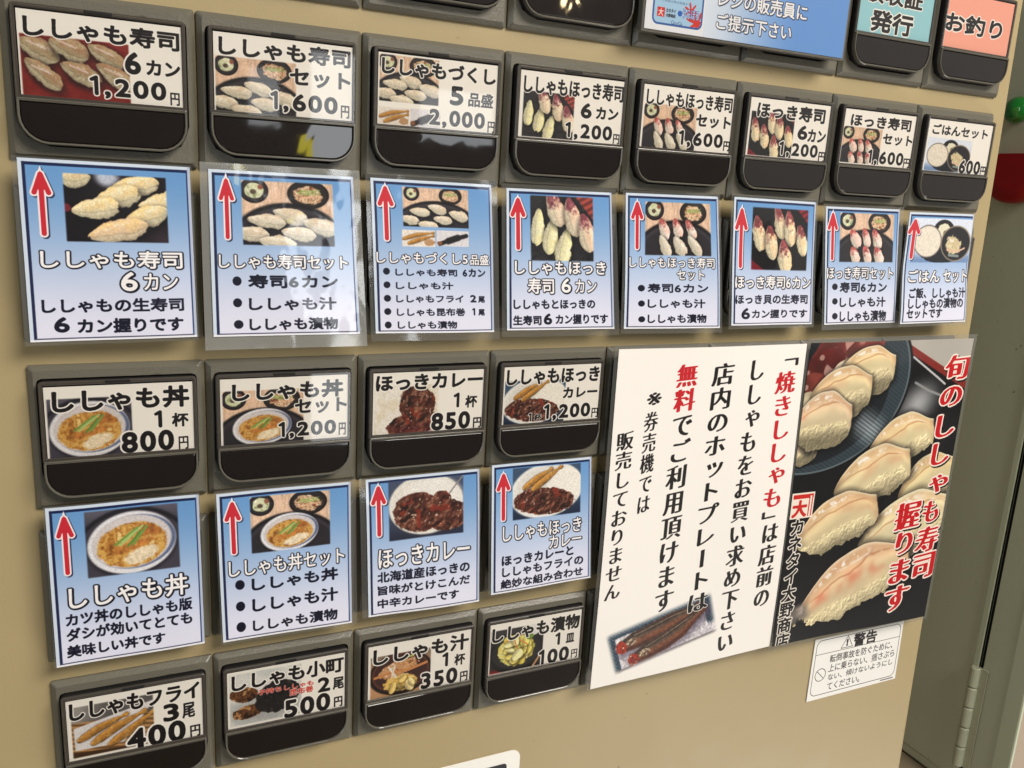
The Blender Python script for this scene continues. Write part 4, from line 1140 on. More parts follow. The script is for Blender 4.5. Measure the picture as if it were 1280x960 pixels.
# ------------------------------------------------------------------ materials
def new_mat(name):
    m = bpy.data.materials.new(name); m.use_nodes = True
    nt = m.node_tree; b = nt.nodes['Principled BSDF']
    return m, nt, b
def srgb(r, g, b):
    f = lambda c: (c / 255 / 12.92) if c / 255 <= .04045 else ((c / 255 + .055) / 1.055) ** 2.4
    return (f(r), f(g), f(b), 1)
def plastic(name, col, rough=.4, spec=.5, bump=.0, bscale=600, var=.06, vscale=9, coat=0.0, metal=0.0):
    m, nt, b = new_mat(name)
    tc = nt.nodes.new('ShaderNodeTexCoord')
    n = nt.nodes.new('ShaderNodeTexNoise'); n.inputs['Scale'].default_value = vscale; n.inputs['Detail'].default_value = 6; n.inputs['Roughness'].default_value = .6
    nt.links.new(tc.outputs['Object'], n.inputs['Vector'])
    mr = nt.nodes.new('ShaderNodeMapRange'); mr.inputs['To Min'].default_value = 1 - var; mr.inputs['To Max'].default_value = 1 + var
    nt.links.new(n.outputs['Fac'], mr.inputs['Value'])
    mx = nt.nodes.new('ShaderNodeMix'); mx.data_type = 'RGBA'; mx.blend_type = 'MULTIPLY'; mx.inputs['Factor'].default_value = 1
    mx.inputs[6].default_value = col
    nt.links.new(mr.outputs['Result'], mx.inputs[7]); nt.links.new(mx.outputs[2], b.inputs['Base Color'])
    rr = nt.nodes.new('ShaderNodeMapRange'); rr.inputs['To Min'].default_value = rough * .8; rr.inputs['To Max'].default_value = min(1, rough * 1.25)
    n3 = nt.nodes.new('ShaderNodeTexNoise'); n3.inputs['Scale'].default_value = vscale * 6; n3.inputs['Detail'].default_value = 5
    nt.links.new(tc.outputs['Object'], n3.inputs['Vector']); nt.links.new(n3.outputs['Fac'], rr.inputs['Value']); nt.links.new(rr.outputs['Result'], b.inputs['Roughness'])
    b.inputs['Specular IOR Level'].default_value = spec; b.inputs['Metallic'].default_value = metal
    if coat:
        b.inputs['Coat Weight'].default_value = coat; b.inputs['Coat Roughness'].default_value = .03
        nc = nt.nodes.new('ShaderNodeTexNoise'); nc.inputs['Scale'].default_value = 55; nc.inputs['Detail'].default_value = 2; nc.inputs['Distortion'].default_value = 1.0
        bc = nt.nodes.new('ShaderNodeBump'); bc.inputs['Strength'].default_value = .05; bc.inputs['Distance'].default_value = .001
        oi = nt.nodes.new('ShaderNodeObjectInfo'); va = nt.nodes.new('ShaderNodeVectorMath'); va.operation = 'ADD'
        nt.links.new(tc.outputs['Object'], va.inputs[0]); nt.links.new(oi.outputs['Random'], va.inputs[1]); nt.links.new(va.outputs[0], nc.inputs['Vector'])
        nt.links.new(nc.outputs['Fac'], bc.inputs['Height']); nt.links.new(bc.outputs[0], b.inputs['Coat Normal'])
    if bump:
        n2 = nt.nodes.new('ShaderNodeTexNoise'); n2.inputs['Scale'].default_value = bscale; n2.inputs['Detail'].default_value = 3
        nt.links.new(tc.outputs['Object'], n2.inputs['Vector'])
        bp = nt.nodes.new('ShaderNodeBump'); bp.inputs['Strength'].default_value = bump; bp.inputs['Distance'].default_value = .0004
        nt.links.new(n2.outputs['Fac'], bp.inputs['Height']); nt.links.new(bp.outputs['Normal'], b.inputs['Normal'])
    return m
MAT = dict(
    panel=plastic('beige_painted_steel', (.385, .303, .158, 1), .42, .35, .12, 1400, .06, 9),
    plate=plastic('olive_grey_plastic', (.140, .130, .098, 1), .30, .5, .25, 1500, .10, 14),
    dark=plastic('black_brown_plastic', (.010, .007, .006, 1), .35, .08, .0, 0, .3, 20, coat=1.0),
    hollow=plastic('matt_black_plastic', (.012, .011, .011, 1), .6, .3),
    frame=plastic('dark_grey_plastic', (.06, .053, .045, 1), .28, .5),
    rim=plastic('smoky_clear_plastic_edge', (.12, .11, .088, 1), .15, .6, var=.2, vscale=60),
    cabinet=plastic('grey_green_painted_steel', (.58, .62, .47, 1), .42, .45, .5, 500, .07, 5),
    cabedge=plastic('pale_green_painted_steel', (.62, .68, .50, 1), .35, .5, .2, 600, .06, 5),
    hinge=plastic('painted_hinge_steel', (.50, .52, .38, 1), .3, .5, .3, 700, .12, 30),
    gap=plastic('dark_gap', (.012, .012, .010, 1), .7, .2),
    wall=plastic('pinkish_beige_wall_paint', (.46, .37, .28, 1), .6, .3, .3, 300, .05, 6),
    floor=plastic('brown_floor_sheet', (.30, .24, .16, 1), .5, .4, .3, 200, .15, 12),
    red=plastic('red_plastic', (.34, .002, .003, 1), .35, .5),
    sticker=plastic('white_sticker_vinyl', (.86, .84, .78, 1), .35, .4),
    ink=plastic('black_print', (.012, .010, .016, 1), .4, .4),
    acryl=plastic('grey_acrylic_edge', (.15, .14, .12, 1), .12, .6, var=.3, vscale=50),
    magnet=plastic('green_glassy_plastic', (.004, .20, .018, 1), .08, .8, coat=1.0),
)
def specks(m):
    # a few tiny marks and rubbed spots in the paint
    nt = m.node_tree; b = nt.nodes['Principled BSDF']; src = b.inputs['Base Color'].links[0].from_socket
    tc = nt.nodes.new('ShaderNodeTexCoord'); n = nt.nodes.new('ShaderNodeTexNoise'); n.inputs['Scale'].default_value = 190; n.inputs['Detail'].default_value = 2
    r = nt.nodes.new('ShaderNodeValToRGB'); r.color_ramp.elements[0].position = .735; r.color_ramp.elements[0].color = (1, 1, 1, 1); r.color_ramp.elements[1].position = .78; r.color_ramp.elements[1].color = (.55, .52, .48, 1)
    mx = nt.nodes.new('ShaderNodeMix'); mx.data_type = 'RGBA'; mx.blend_type = 'MULTIPLY'; mx.inputs['Factor'].default_value = 1
    nt.links.new(tc.outputs['Object'], n.inputs['Vector']); nt.links.new(n.outputs['Fac'], r.inputs[0]); nt.links.new(src, mx.inputs[6]); nt.links.new(r.outputs[0], mx.inputs[7]); nt.links.new(mx.outputs[2], b.inputs['Base Color'])
for k in ('panel', 'plate', 'cabinet', 'hinge'): specks(MAT[k])
def clear_mat(name, tint, ior=1.45, rough=.03, bump=0.0, scale=60, haze=0.0, hazecol=(.7, .7, .66, 1)):
    m = bpy.data.materials.new(name); m.use_nodes = True; nt = m.node_tree; nt.nodes.clear()
    out = nt.nodes.new('ShaderNodeOutputMaterial'); mix = nt.nodes.new('ShaderNodeMixShader')
    tr = nt.nodes.new('ShaderNodeBsdfTransparent'); tr.inputs[0].default_value = tint
    gl = nt.nodes.new('ShaderNodeBsdfGlossy'); gl.inputs['Roughness'].default_value = rough
    # reflectance from the angle of view, the same from either side of the film
    ge = nt.nodes.new('ShaderNodeNewGeometry'); dt = nt.nodes.new('ShaderNodeVectorMath'); dt.operation = 'DOT_PRODUCT'
    nt.links.new(ge.outputs['Incoming'], dt.inputs[0]); nt.links.new(ge.outputs['Normal'], dt.inputs[1])
    def mth(op, a, b=None):
        n = nt.nodes.new('ShaderNodeMath'); n.operation = op; n.use_clamp = op != 'ABSOLUTE' and op != 'POWER'
        for i, q in enumerate((a, b)):
            if q is None: continue
            if isinstance(q, (int, float)): n.inputs[i].default_value = q
            else: nt.links.new(q, n.inputs[i])
        return n.outputs[0]
    f0 = ((ior - 1) / (ior + 1)) ** 2
    fac = mth('ADD', mth('MULTIPLY', mth('POWER', mth('SUBTRACT', 1.0, mth('ABSOLUTE', dt.outputs['Value'])), 5.0), 1 - f0), f0)
    nt.links.new(fac, mix.inputs[0]); nt.links.new(gl.outputs[0], mix.inputs[2])
    if haze:
        df = nt.nodes.new('ShaderNodeBsdfDiffuse'); df.inputs[0].default_value = hazecol
        m2 = nt.nodes.new('ShaderNodeMixShader'); m2.inputs[0].default_value = haze
        nt.links.new(tr.outputs[0], m2.inputs[1]); nt.links.new(df.outputs[0], m2.inputs[2]); nt.links.new(m2.outputs[0], mix.inputs[1])
    else:
        nt.links.new(tr.outputs[0], mix.inputs[1])
    if bump:
        tc = nt.nodes.new('ShaderNodeTexCoord'); n = nt.nodes.new('ShaderNodeTexNoise'); n.inputs['Scale'].default_value = scale; n.inputs['Detail'].default_value = 1.5; n.inputs['Distortion'].default_value = .8
        bp = nt.nodes.new('ShaderNodeBump'); bp.inputs['Strength'].default_value = bump; bp.inputs['Distance'].default_value = .001
        nt.links.new(tc.outputs['Object'], n.inputs['Vector']); nt.links.new(n.outputs['Fac'], bp.inputs['Height'])
        nt.links.new(bp.outputs[0], dt.inputs[1]); nt.links.new(bp.outputs[0], gl.inputs['Normal'])
    nt.links.new(mix.outputs[0], out.inputs[0])
    return m
MAT['clear'] = clear_mat('clear_cover_plastic', (.93, .92, .90, 1), 1.5, .03)
MAT['laminate'] = clear_mat('laminate_film', (.93, .93, .92, 1), 1.55, .06, .22, 45, .05)
MAT['laminate_edge'] = clear_mat('welded_laminate_edge', (.80, .80, .78, 1), 1.7, .08, .30, 60, .20)
def print_mat(name, arr, rough=.5, coat=0.0, bump=0.0, scale=40):
    h, w, _ = arr.shape
    im = bpy.data.images.new(name, w, h, alpha=False)
    buf = np.ones((h, w, 4), np.float32); buf[..., :3] = np.clip(arr[::-1], 0, 1)
    im.pixels.foreach_set(buf.ravel()); im.update(); im.pack()
    m, nt, b = new_mat(name)
    t = nt.nodes.new('ShaderNodeTexImage'); t.image = im; t.interpolation = 'Cubic'; t.extension = 'EXTEND'
    # paper never reflects all of the light: scale the print to the reflectance of real paper and ink
    mx = nt.nodes.new('ShaderNodeMix'); mx.data_type = 'RGBA'; mx.blend_type = 'MULTIPLY'; mx.inputs['Factor'].default_value = 1; mx.inputs[7].default_value = (.86, .86, .86, 1)
    nt.links.new(t.outputs[0], mx.inputs[6]); nt.links.new(mx.outputs[2], b.inputs['Base Color'])
    b.inputs['Roughness'].default_value = rough; b.inputs['Specular IOR Level'].default_value = .35
    if coat:
        b.inputs['Coat Weight'].default_value = coat; b.inputs['Coat Roughness'].default_value = .05
        tc = nt.nodes.new('ShaderNodeTexCoord'); n = nt.nodes.new('ShaderNodeTexNoise'); n.inputs['Scale'].default_value = scale; n.inputs['Detail'].default_value = 3
        bp = nt.nodes.new('ShaderNodeBump'); bp.inputs['Strength'].default_value = bump; bp.inputs['Distance'].default_value = .001
        nt.links.new(tc.outputs['Object'], n.inputs['Vector']); nt.links.new(n.outputs['Fac'], bp.inputs['Height']); nt.links.new(bp.outputs[0], b.inputs['Coat Normal'])
    return m

# ------------------------------------------------------------------ mesh helpers (all in pitches: x right, y down, h out)
def mesh(name, verts, faces, mat, uvs=None, smooth=False):
    me = bpy.data.meshes.new(name)
    me.from_pydata([tuple(P(*v)) for v in verts], [], faces)
    if uvs is not None:
        l = me.uv_layers.new(name='uv')
        for poly in me.polygons:
            for li in poly.loop_indices:
                l.data[li].uv = uvs[me.loops[li].vertex_index]
    me.materials.append(mat)
    if smooth:
        for p in me.polygons: p.use_smooth = True
    return me
def obj(name, me, parent=None, at=None, **props):
    o = bpy.data.objects.new(name, me); COL.objects.link(o)
    if parent is not None: o.parent = parent
    if at is not None: o.location = P(*at)
    for k, v in props.items(): o[k] = v
    return o
def empty(name, at, label, category, group=None):
    o = bpy.data.objects.new(name, None); o.empty_display_size = .01; COL.objects.link(o); o.location = P(*at)
    o['label'] = label; o['category'] = category
    if group: o['group'] = group
    return o
def rrect(x0, y0, x1, y1, r, n=6):
    """outline, clockwise from the top left; r = radii (tl, tr, br, bl)"""
    if not isinstance(r, tuple): r = (r,) * 4
    pts = []
    for (cx, cy, rr, a0) in ((x0 + r[0], y0 + r[0], r[0], 180), (x1 - r[1], y0 + r[1], r[1], 270), (x1 - r[2], y1 - r[2], r[2], 0), (x0 + r[3], y1 - r[3], r[3], 90)):
        for i in range(n + 1):
            a = math.radians(a0 + 90 * i / n)
            pts.append((cx + rr * math.cos(a), cy + rr * math.sin(a)))
    return pts
def loops_mesh(name, loops, mat, cap0=False, cap1=True, smooth=False):
    """stack of outlines with the same number of points; loops = [(points, h), ...]"""
    n = len(loops[0][0]); v = []; f = []
    for pts, h in loops: v += [(x, y, h) for x, y in pts]
    for k in range(len(loops) - 1):
        a, b = k * n, (k + 1) * n
        for i in range(n):
            j = (i + 1) % n
            f.append((a + i, b + i, b + j, a + j))
    if cap1: f.append(tuple(range((len(loops) - 1) * n, len(loops) * n))[::-1])
    if cap0: f.append(tuple(range(n)))
    me = mesh(name, v, f, mat)
    bm = bmesh.new(); bm.from_mesh(me); bmesh.ops.recalc_face_normals(bm, faces=bm.faces); bm.to_mesh(me); bm.free()
    return me
def inset(x0, y0, x1, y1, r, d):
    if not isinstance(r, tuple): r = (r,) * 4
    return rrect(x0 + d, y0 + d, x1 - d, y1 - d, tuple(max(.002, q - d) for q in r))
def ring_mesh(name, o, r_o, d, h0, h1, mat, ch=.006):
    """a raised frame: outer outline box o=(x0,y0,x1,y1) with radii r_o and width d, from h0 to h1, chamfered"""
    L = [(inset(*o, r_o, 0), h0), (inset(*o, r_o, 0), h1 - ch), (inset(*o, r_o, ch), h1), (inset(*o, r_o, d - ch), h1), (inset(*o, r_o, d), h1 - ch), (inset(*o, r_o, d), h0)]
    return loops_mesh(name, L, mat, False, False)
def box(name, x0, y0, h0, x1, y1, h1, mat, ch=.0):
    if ch:
        return loops_mesh(name, [(rrect(x0, y0, x1, y1, ch, 3), h0), (rrect(x0, y0, x1, y1, ch, 3), h1 - ch), (rrect(x0 + ch * .3, y0 + ch * .3, x1 - ch * .3, y1 - ch * .3, ch, 3), h1 - ch * .3), (rrect(x0 + ch, y0 + ch, x1 - ch, y1 - ch, ch, 3), h1)], mat, True)
    return loops_mesh(name, [([(x0, y0), (x1, y0), (x1, y1), (x0, y1)], h0), ([(x0, y0), (x1, y0), (x1, y1), (x0, y1)], h1)], mat, True)

# ------------------------------------------------------------------ setting
def slab(name, x0, y0, h0, x1, y1, h1, mat):
    return obj(name, box(name, x0, y0, h0, x1, y1, h1, mat), kind='structure')
slab('floor', -30, 40, -60, 60, 41, 90, MAT['floor'])
slab('wall', 16.87, -40, -8, 60, 40, -3.8, MAT['wall'])
slab('ledge', 8.9, 13.3, -40, 16.78, 15.0, -3.0, MAT['floor'])

# ------------------------------------------------------------------ the ticket machine
ROWS = [-1.046, 0.0, 1.046, 2.091, 3.140, 4.186]
machine = empty('ticket_machine', (0, 0, 0), 'beige steel ticket machine with rows of dark picture buttons and olive grey button plates', 'ticket machine')
def panel_mesh():
    yt, yb = -4.0, 11.6
    def ex(y): return 8.115 + (y + 4.0) * (8.47 - 8.115) / 15.6
    L = []
    for d, h in ((0, -7.5), (0, -.05), (.012, -.018), (.05, 0.0)):
        L.append(([(-2.6 + d, yt + d), (ex(yt) - d, yt + d), (ex(yb) - d, yb - d), (-2.6 + d, yb - d)], h))
    return loops_mesh('front_panel', L, MAT['panel'], True)
obj('front_panel', panel_mesh(), machine)
def plate_mesh():
    a, g = .006, .904
    L = [(rrect(a, 0, 1 - a, g, .012, 2), .001), (rrect(a, 0, 1 - a, g, .012, 2), .018), (rrect(a + .030, .030, 1 - a - .030, g - .030, .012, 2), .048),
         (rrect(.050, .078, .950, .826, (.03, .03, .16, .16), 2), .048), (rrect(.050, .078, .950, .826, (.03, .03, .16, .16), 2), .004)]
    # bridge outlines of equal count
    return loops_mesh('button_plate', L, MAT['plate'], False, False)
PLATE = plate_mesh()
BO = (.058, .088, .942, .818); BR = (.03, .03, .15, .15)
WELL = loops_mesh('button_well', [(rrect(.050, .078, .950, .826, (.03, .03, .16, .16), 2), .006), (rrect(.051, .079, .949, .825, (.03, .03, .16, .16), 2), .007)], MAT['hollow'])
BODY = loops_mesh('button', [(inset(*BO, BR, -.0), .008), (inset(*BO, BR, .0), .085), (inset(*BO, BR, .012), .092)], MAT['hollow'])
PANE = loops_mesh('lower_pane', [(inset(.080, .594, .920, .800, (.01, .01, .135, .135), 0), .09), (inset(.080, .594, .920, .800, (.01, .01, .135, .135), 0), .112), (inset(.080, .594, .920, .800, (.01, .01, .135, .135), .006), .116)], MAT['dark'])
LOWRIM = ring_mesh('cover_rim', (.064, .578, .936, .816), (.01, .01, .15, .15), .013, .088, .124, MAT['rim'], .004)
UPRIM = ring_mesh('window_frame', (.060, .086, .940, .580), (.02, .02, .004, .004), .022, .088, .108, MAT['frame'], .004)
COVER = loops_mesh('clear_cover', [(inset(.066, .092, .934, .576, .012, 0), .109), (inset(.066, .092, .934, .576, .012, .006), .119)], MAT['clear'])
SILL = box('window_sill', .066, .574, .09, .934, .588, .124, MAT['rim'], .004)
BACKING = box('label_backing', .082, .108, .09, .918, .572, .0935, MAT['dark'])
CLIP = box('cover_clip', .42, .086, .1085, .56, .104, .114, MAT['hollow'], .003)
def label_mesh(mat):
    x0, y0, x1, y1, h = .088, .118, .925, .568, .099
    return mesh('label_card', [(x0, y0, h), (x1, y0, h), (x1, y1, h), (x0, y1, h), (x0, y0, h - .004), (x1, y0, h - .004), (x1, y1, h - .004), (x0, y1, h - .004)],
                [(0, 3, 2, 1), (4, 5, 6, 7), (0, 1, 5, 4), (1, 2, 6, 5), (2, 3, 7, 6), (3, 0, 4, 7)], mat, [(0, 1), (1, 1), (1, 0), (0, 0)] * 2)
DISH = {'l11': 'six pieces of sushi on red, 1,200 yen', 'l12': 'sushi set with bowls, 1,600 yen', 'l13': 'five-dish assortment, 2,000 yen', 'l14': 'two kinds of sushi, six pieces, 1,200 yen',
        'l15': 'mixed sushi set, 1,600 yen', 'l16': 'red-tipped clam sushi, 1,200 yen', 'l17': 'red-tipped clam sushi set, 1,600 yen', 'l18': 'rice set, 600 yen',
        'l31': 'rice bowl, 800 yen', 'l32': 'rice bowl set, 1,200 yen', 'l33': 'clam curry, 850 yen', 'l34': 'curry with fried fish, 1,200 yen',
        'l51': 'three fried fish, 400 yen', 'l52': 'two kelp rolls, 500 yen', 'l53': 'soup, 350 yen', 'l54': 'yellow pickles, 100 yen', 'l07': 'receipt button on a pale blue card', 'l08': 'change button on a pink card'}
LBG = {'l07': (150, 204, 214), 'l08': (246, 168, 146)}
rnd = random.Random(4)
for ri, y in enumerate(ROWS):
    for c in range(8):
        obj('button_plate', PLATE, machine, (c, y, 0))
        obj('button_well', WELL, machine, (c, y, 0))
        j = lambda: rnd.uniform(-.004, .004)
        b = obj('button', BODY, machine, (c + j(), y + j(), -.014 if ri in (2, 4) else 0))
        key = 'l%d%d' % (ri, c + 1)
        named = key in SPEC
        obj('lower_pane', PANE, b); obj('cover_rim', LOWRIM, b); obj('window_frame', UPRIM, b); obj('window_sill', SILL, b); obj('clear_cover', COVER, b)
        if ri % 2 == 1 or ri == 0: obj('cover_clip', CLIP, b)
        if named:
            arr = label_sheet(key, LBG.get(key, (248, 243, 234)))
            if key in LBG: arr = label_sheet(key, LBG[key])
            lo = obj('label_card', label_mesh(print_mat('label_print', arr, .45)), b)
            lo.location = (rnd.uniform(-.0001, .0001), 0, rnd.uniform(-.0001, .0001))
            b['label'] = 'button with a card: ' + DISH[key]
        else:
            obj('label_backing', BACKING, b)

# ------------------------------------------------------------------ laminated menu cards
def smooth_top(me):
    bm = bmesh.new(); bm.from_mesh(me)
    for f in bm.faces: f.smooth = True
    for e in bm.edges:
        if len(e.link_faces) == 2 and e.calc_face_angle(0) > .6: e.smooth = False
    bm.to_mesh(me); bm.free(); return me
def sheet_patch(name, q, ht, hb, mat, prof, th=.004, mx=(0, 0, 0, 0), off=0.0, nx=10, ny=16, bow=.0, wave=.006):
    """curved sheet over the quad q (tl, tr, br, bl); mx = margins left, top, right, bottom"""
    v = []; uv = []
    tl, tr, br, bl = [Vector((p[0], p[1], 0)) for p in q]
    W = (tr - tl).length; Hh = (bl - tl).length
    for j in range(ny + 1):
        t = -mx[1] / Hh + (1 + (mx[1] + mx[3]) / Hh) * j / ny
        for i in range(nx + 1):
            s = -mx[0] / W + (1 + (mx[0] + mx[2]) / W) * i / nx
            p = (tl * (1 - s) + tr * s) * (1 - t) + (bl * (1 - s) + br * s) * t
            h = ht + (hb - ht) * prof(min(max(t, 0), 1.05)) + wave * math.sin(6.3 * s + 2 * tl.x) * math.sin(4.7 * t + tl.x + 1)
            v.append((p.x, p.y, h + off)); uv.append((s, 1 - t))
    N = len(v)
    v += [(x, y, h - th) for x, y, h in v]; uv += uv
    f = []
    for j in range(ny):
        for i in range(nx):
            a = j * (nx + 1) + i; b, c, d = a + 1, a + nx + 2, a + nx + 1
            f.append((a, d, c, b)); f.append((N + a, N + b, N + c, N + d))
    rim = [i for i in range(nx + 1)] + [(j + 1) * (nx + 1) - 1 for j in range(1, ny + 1)] + [ny * (nx + 1) + i for i in range(nx - 1, -1, -1)] + [j * (nx + 1) for j in range(ny - 1, 0, -1)]
    for k in range(len(rim)):
        a, b = rim[k], rim[(k + 1) % len(rim)]
        f.append((a, b, N + b, N + a))
    return smooth_top(mesh(name, v, f, mat, uv))
def card_prof(t): return float(t)
def prof18(t): return float(.25 * min(t, .4) / .4 + .75 * ss(.36, 1.0, np.float32(t)))
CARDS = {
 'c11': ('blue laminated card showing five pale sushi pieces on a black ribbed plate', (.028, .010, .010, .022)),
 'c12': ('blue laminated card with a wide wrinkled clear border, sushi set picture and three black bullets', (.048, .040, .045, .085)),
 'c13': ('blue laminated card with five black bullets below sushi and two small dish pictures', (.032, .030, .045, .055)),
 'c14': ('blue laminated card showing three plain and three red-tipped sushi pieces on black slate', (.035, .030, .045, .050)),
 'c15': ('blue laminated card with a mixed sushi set picture, title on two lines and three bullets', (.022, .020, .025, .040)),
 'c16': ('blue laminated card showing six red-tipped clam sushi pieces scattered on a black plate', (.022, .022, .030, .030)),
 'c17': ('blue laminated card with six red-tipped sushi in two rows beside bowls, three bullets below', (.022, .022, .055, .050)),
 'c18': ('blue laminated card bent outwards at its foot, with a rice bowl and a soup bowl', (.014, .015, .030, .030)),
 'c21': ('blue laminated card with one large egg-topped rice bowl garnished with green onion', (.012, .008, .008, .008)),
 'c22': ('blue laminated card with a small egg-topped rice bowl on a tray above three bullets', (.012, .020, .040, .022)),
 'c23': ('blue laminated card showing brown curry with a spoon on a white plate', (.045, .010, .010, .010)),
 'c24': ('blue laminated card showing curry topped with golden fried fish on an oval plate', (.020, .008, .012, .010)),
}
for key, (label, mg) in CARDS.items():
    tl, tr, br, bl, ht, hb = CARD_EDGES[key]
    root = empty('menu_card', (0, 0, 0), label, 'menu card', 'laminated blue menu cards stuck below the buttons')
    pf = prof18 if key == 'c18' else card_prof
    q = (tl, tr, br, bl)
    sm = sheet_patch('printed_sheet', q, ht, hb, print_mat('card_print', card_sheet(key), .4, .9, .20 if key != 'c12' else .5, 40), pf)
    obj('printed_sheet', sm, root)
    # the two welded films stand a little proud round the print
    big = max(mg) > .035
    lm = sheet_patch('laminate_sleeve', q, ht, hb, MAT['laminate_edge' if key == 'c12' else 'laminate'], pf, .003, mg, -.0055)
    obj('laminate_sleeve', lm, root)

# ------------------------------------------------------------------ posters and signs
def flat(name, q, h, mat, th=.004, margins=(0, 0, 0, 0), off=0.0, wave=.012):
    return sheet_patch(name, q, h, h, mat, lambda t: t, th, margins, off, 14, 20, 0, wave)
p1 = empty('notice_poster', (0, 0, 0), 'white laminated notice in black and red vertical brush lettering with grilled fish at its foot', 'poster')
Q1 = ((4.04, 2.090), (5.963, 2.098), (5.992, 5.023), (4.03, 5.050))
obj('printed_sheet', flat('printed_sheet', Q1, .15, print_mat('notice_print', poster_notice(), .5, .35, .15, 25)), p1)
obj('laminate_sleeve', flat('laminate_sleeve', Q1, .15, MAT['laminate'], .003, (.035, .03, .03, .004), -.0055), p1)
p2 = empty('sushi_poster', (0, 0, 0), 'dark photo poster of sushi on black lacquer with red vertical lettering', 'poster')
Q2 = ((6.004, 2.091), (8.098, 2.100), (8.087, 5.074), (6.018, 5.026))
obj('printed_sheet', flat('printed_sheet', Q2, .15, print_mat('sushi_print', poster_sushi(), .4, .5, .15, 25), off=.004), p2)
obj('laminate_sleeve', flat('laminate_sleeve', Q2, .15, MAT['laminate'], .003, (.03, .04, .05, .04), -.0015), p2)
ws = obj('warning_sticker', flat('warning_sticker', ((6.732, 5.173), (7.982, 5.184), (7.996, 5.877), (6.731, 5.877)), .010, print_mat('warning_print', warning_sheet(), .4, .2, .1, 20), .006, wave=0),
         label='white warning sticker with a triangle and crossed circle below the sushi poster', category='sticker')
# white sticker at the bottom edge of the view
def wsticker():
    root = empty('white_sticker', (0, 0, 0), 'white rounded sticker with a bold black character at the bottom edge of the view', 'sticker')
    o = rrect(1.60, 5.575, 3.468, 6.40, .085, 6)
    obj('sticker_sheet', loops_mesh('sticker_sheet', [(o, .001), (o, .008)], MAT['sticker'], True), root)
    # upper part of one heavy square character
    obj('black_character', ring_mesh('black_character', (2.86, 5.685, 3.345, 6.15), .03, .075, .008, .0115, MAT['ink'], .001), root)
wsticker()
cp = empty('coupon_sign', (0, 0, 0), 'sky blue acrylic sign with white outlined lettering hung over the top-row buttons', 'sign')
QC = ((3.985, -1.35), (5.870, -1.35), (5.870, -.240), (3.985, -.240))
obj('printed_sheet', flat('printed_sheet', QC, .197, print_mat('coupon_print', coupon_sheet(), .3, .8, .05, 20), wave=0), cp)
obj('acrylic_holder', box('acrylic_holder', 3.965, -1.37, .135, 5.895, -.222, .1915, MAT['acryl'], .008), cp)
obj('clear_front', loops_mesh('clear_front', [(rrect(3.965, -1.37, 5.895, -.222, .01, 3), .198), (rrect(3.968, -1.367, 5.892, -.225, .01, 3), .206)], MAT['clear']), cp)

# ------------------------------------------------------------------ steel cabinet beside the machine: its door leaf faces the machine
XW = 16.8
cab = empty('steel_cabinet', (XW, 13.3, -6), 'grey-green painted steel cabinet with a hinged door standing right of the machine', 'cabinet')
def cbox(name, x0, x1, y0, y1, z0, z1, mat, ch=.0):
    me = box(name, x0, y0, -z1, x1, y1, -z0, mat, ch)
    o = obj(name, me, cab); o.location = -P(XW, 13.3, -6); return o
cbox('cabinet_body', XW + .02, XW + .06, -30, 13.28, 3.66, 40, MAT['cabinet'], .02)
cbox('door_leaf', XW - .03, XW + .02, -30, 13.05, 4.78, 34, MAT['cabinet'], .02)
cbox('door_edge_roll', XW - .075, XW - .02, -30, 13.05, 4.66, 4.79, MAT['cabedge'], .025)
cbox('door_gap', XW - .004, XW + .019, -30, 13.1, 4.58, 4.66, MAT['gap'])
cbox('door_post', XW - .035, XW + .018, -30, 13.2, 3.99, 4.585, MAT['cabinet'], .02)
cbox('corner_trim', XW - .06, XW + .018, -30, 13.2, 3.62, 3.99, MAT['cabedge'], .04)
cbox('plinth_line', XW - .015, XW + .018, 13.06, 13.25, 4.86, 34, MAT['cabinet'])
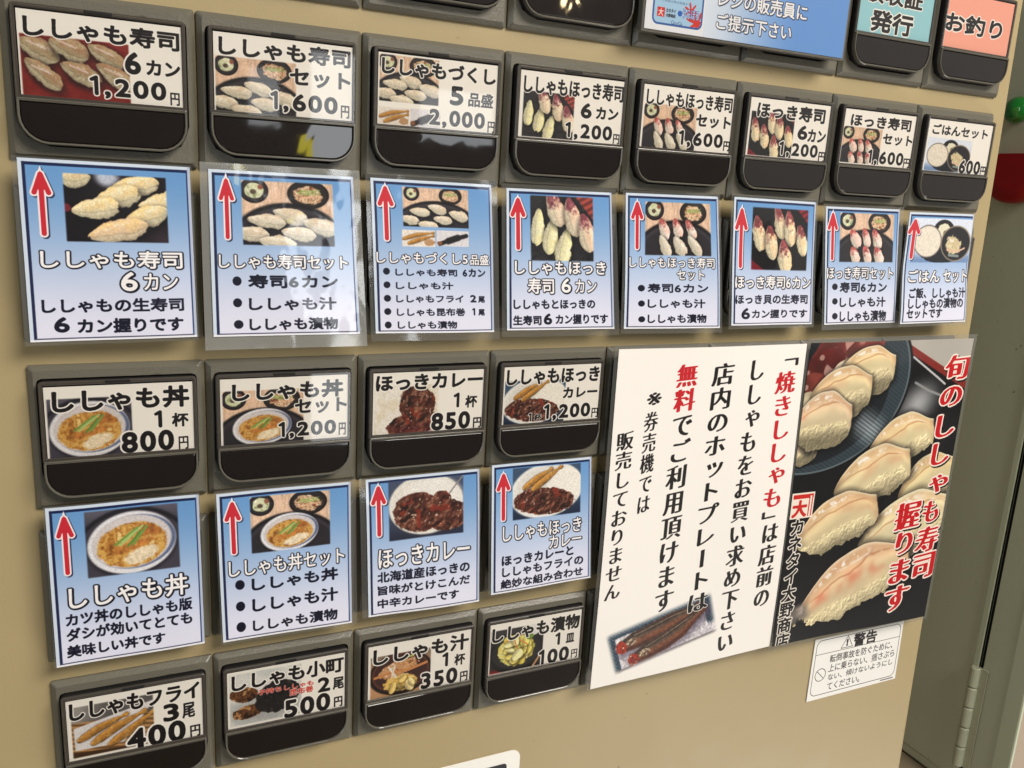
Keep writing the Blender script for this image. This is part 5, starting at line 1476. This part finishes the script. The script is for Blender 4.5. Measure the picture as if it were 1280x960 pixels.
# hinge: five knuckles
def cyl(x, z, r, y0, y1, mat, n=14):
    pts = [(x + r * math.cos(2 * math.pi * i / n), -z + r * math.sin(2 * math.pi * i / n)) for i in range(n)]
    c = .02
    v = []; f = []
    for rr_, y in ((r - c, y0), (r, y0 + c), (r, y1 - c), (r - c, y1)):
        for i in range(n):
            a = 2 * math.pi * i / n
            v.append((x + rr_ * math.cos(a), y, -z + rr_ * math.sin(a)))
    for k in range(3):
        for i in range(n):
            j = (i + 1) % n; f.append((k * n + i, k * n + j, (k + 1) * n + j, (k + 1) * n + i))
    f.append(tuple(range(n))); f.append(tuple(range(3 * n, 4 * n)))
    me = mesh('knuckle', v, f, mat)
    bm = bmesh.new(); bm.from_mesh(me); bmesh.ops.recalc_face_normals(bm, faces=bm.faces); bm.to_mesh(me); bm.free()
    return me
hg = cbox('hinge', XW - .06, XW - .032, 10.25, 12.65, 4.44, 4.66, MAT['hinge'], .01)
for i in range(5):
    y0 = 10.25 + i * .48
    obj('knuckle', cyl(XW - .10, 4.70, .105, y0 + .012, y0 + .468, MAT['hinge']), hg)
cbox('lower_gap_strip', XW - .05, XW - .036, 12.7, 13.2, 4.56, 4.64, MAT['gap'])

# magnets on the cabinet door
def lathe_x(name, yc, zc, prof, mat, n=28, cut=None):
    """turned about the x axis; prof = [(distance out from the door, radius), ...]"""
    v = []; f = []
    for d, r in prof:
        for i in range(n):
            a = 2 * math.pi * i / n
            yy = r * math.sin(a); zz = r * math.cos(a)
            if cut is not None: yy = max(yy, cut)
            v.append((XW - .03 - d, yc + yy, -(zc + zz)))
    for k in range(len(prof) - 1):
        for i in range(n):
            j = (i + 1) % n; f.append((k * n + i, k * n + j, (k + 1) * n + j, (k + 1) * n + i))
    f.append(tuple(range(n))); f.append(tuple(range((len(prof) - 1) * n, len(prof) * n)))
    me = mesh(name, v, f, mat, smooth=False)
    bm = bmesh.new(); bm.from_mesh(me); bmesh.ops.recalc_face_normals(bm, faces=bm.faces); bm.to_mesh(me); bm.free()
    for p in me.polygons: p.use_smooth = len(p.vertices) == 4
    return me
gm = obj('magnet', lathe_x('magnet', -1.10, 6.02, [(0.0, .20), (.06, .25), (.14, .26), (.24, .20), (.30, .10), (.32, .02)], MAT['magnet']),
         label='round green glossy magnet on the grey-green cabinet door', category='magnet')
rm = obj('red_holder', lathe_x('red_holder', .02, 5.72, [(0.0, .60), (.10, .66), (.30, .66), (.38, .60), (.40, .40)], MAT['red'], 40, cut=-.28),
         label='red plastic holder with flat top and round bottom on the cabinet door', category='holder')
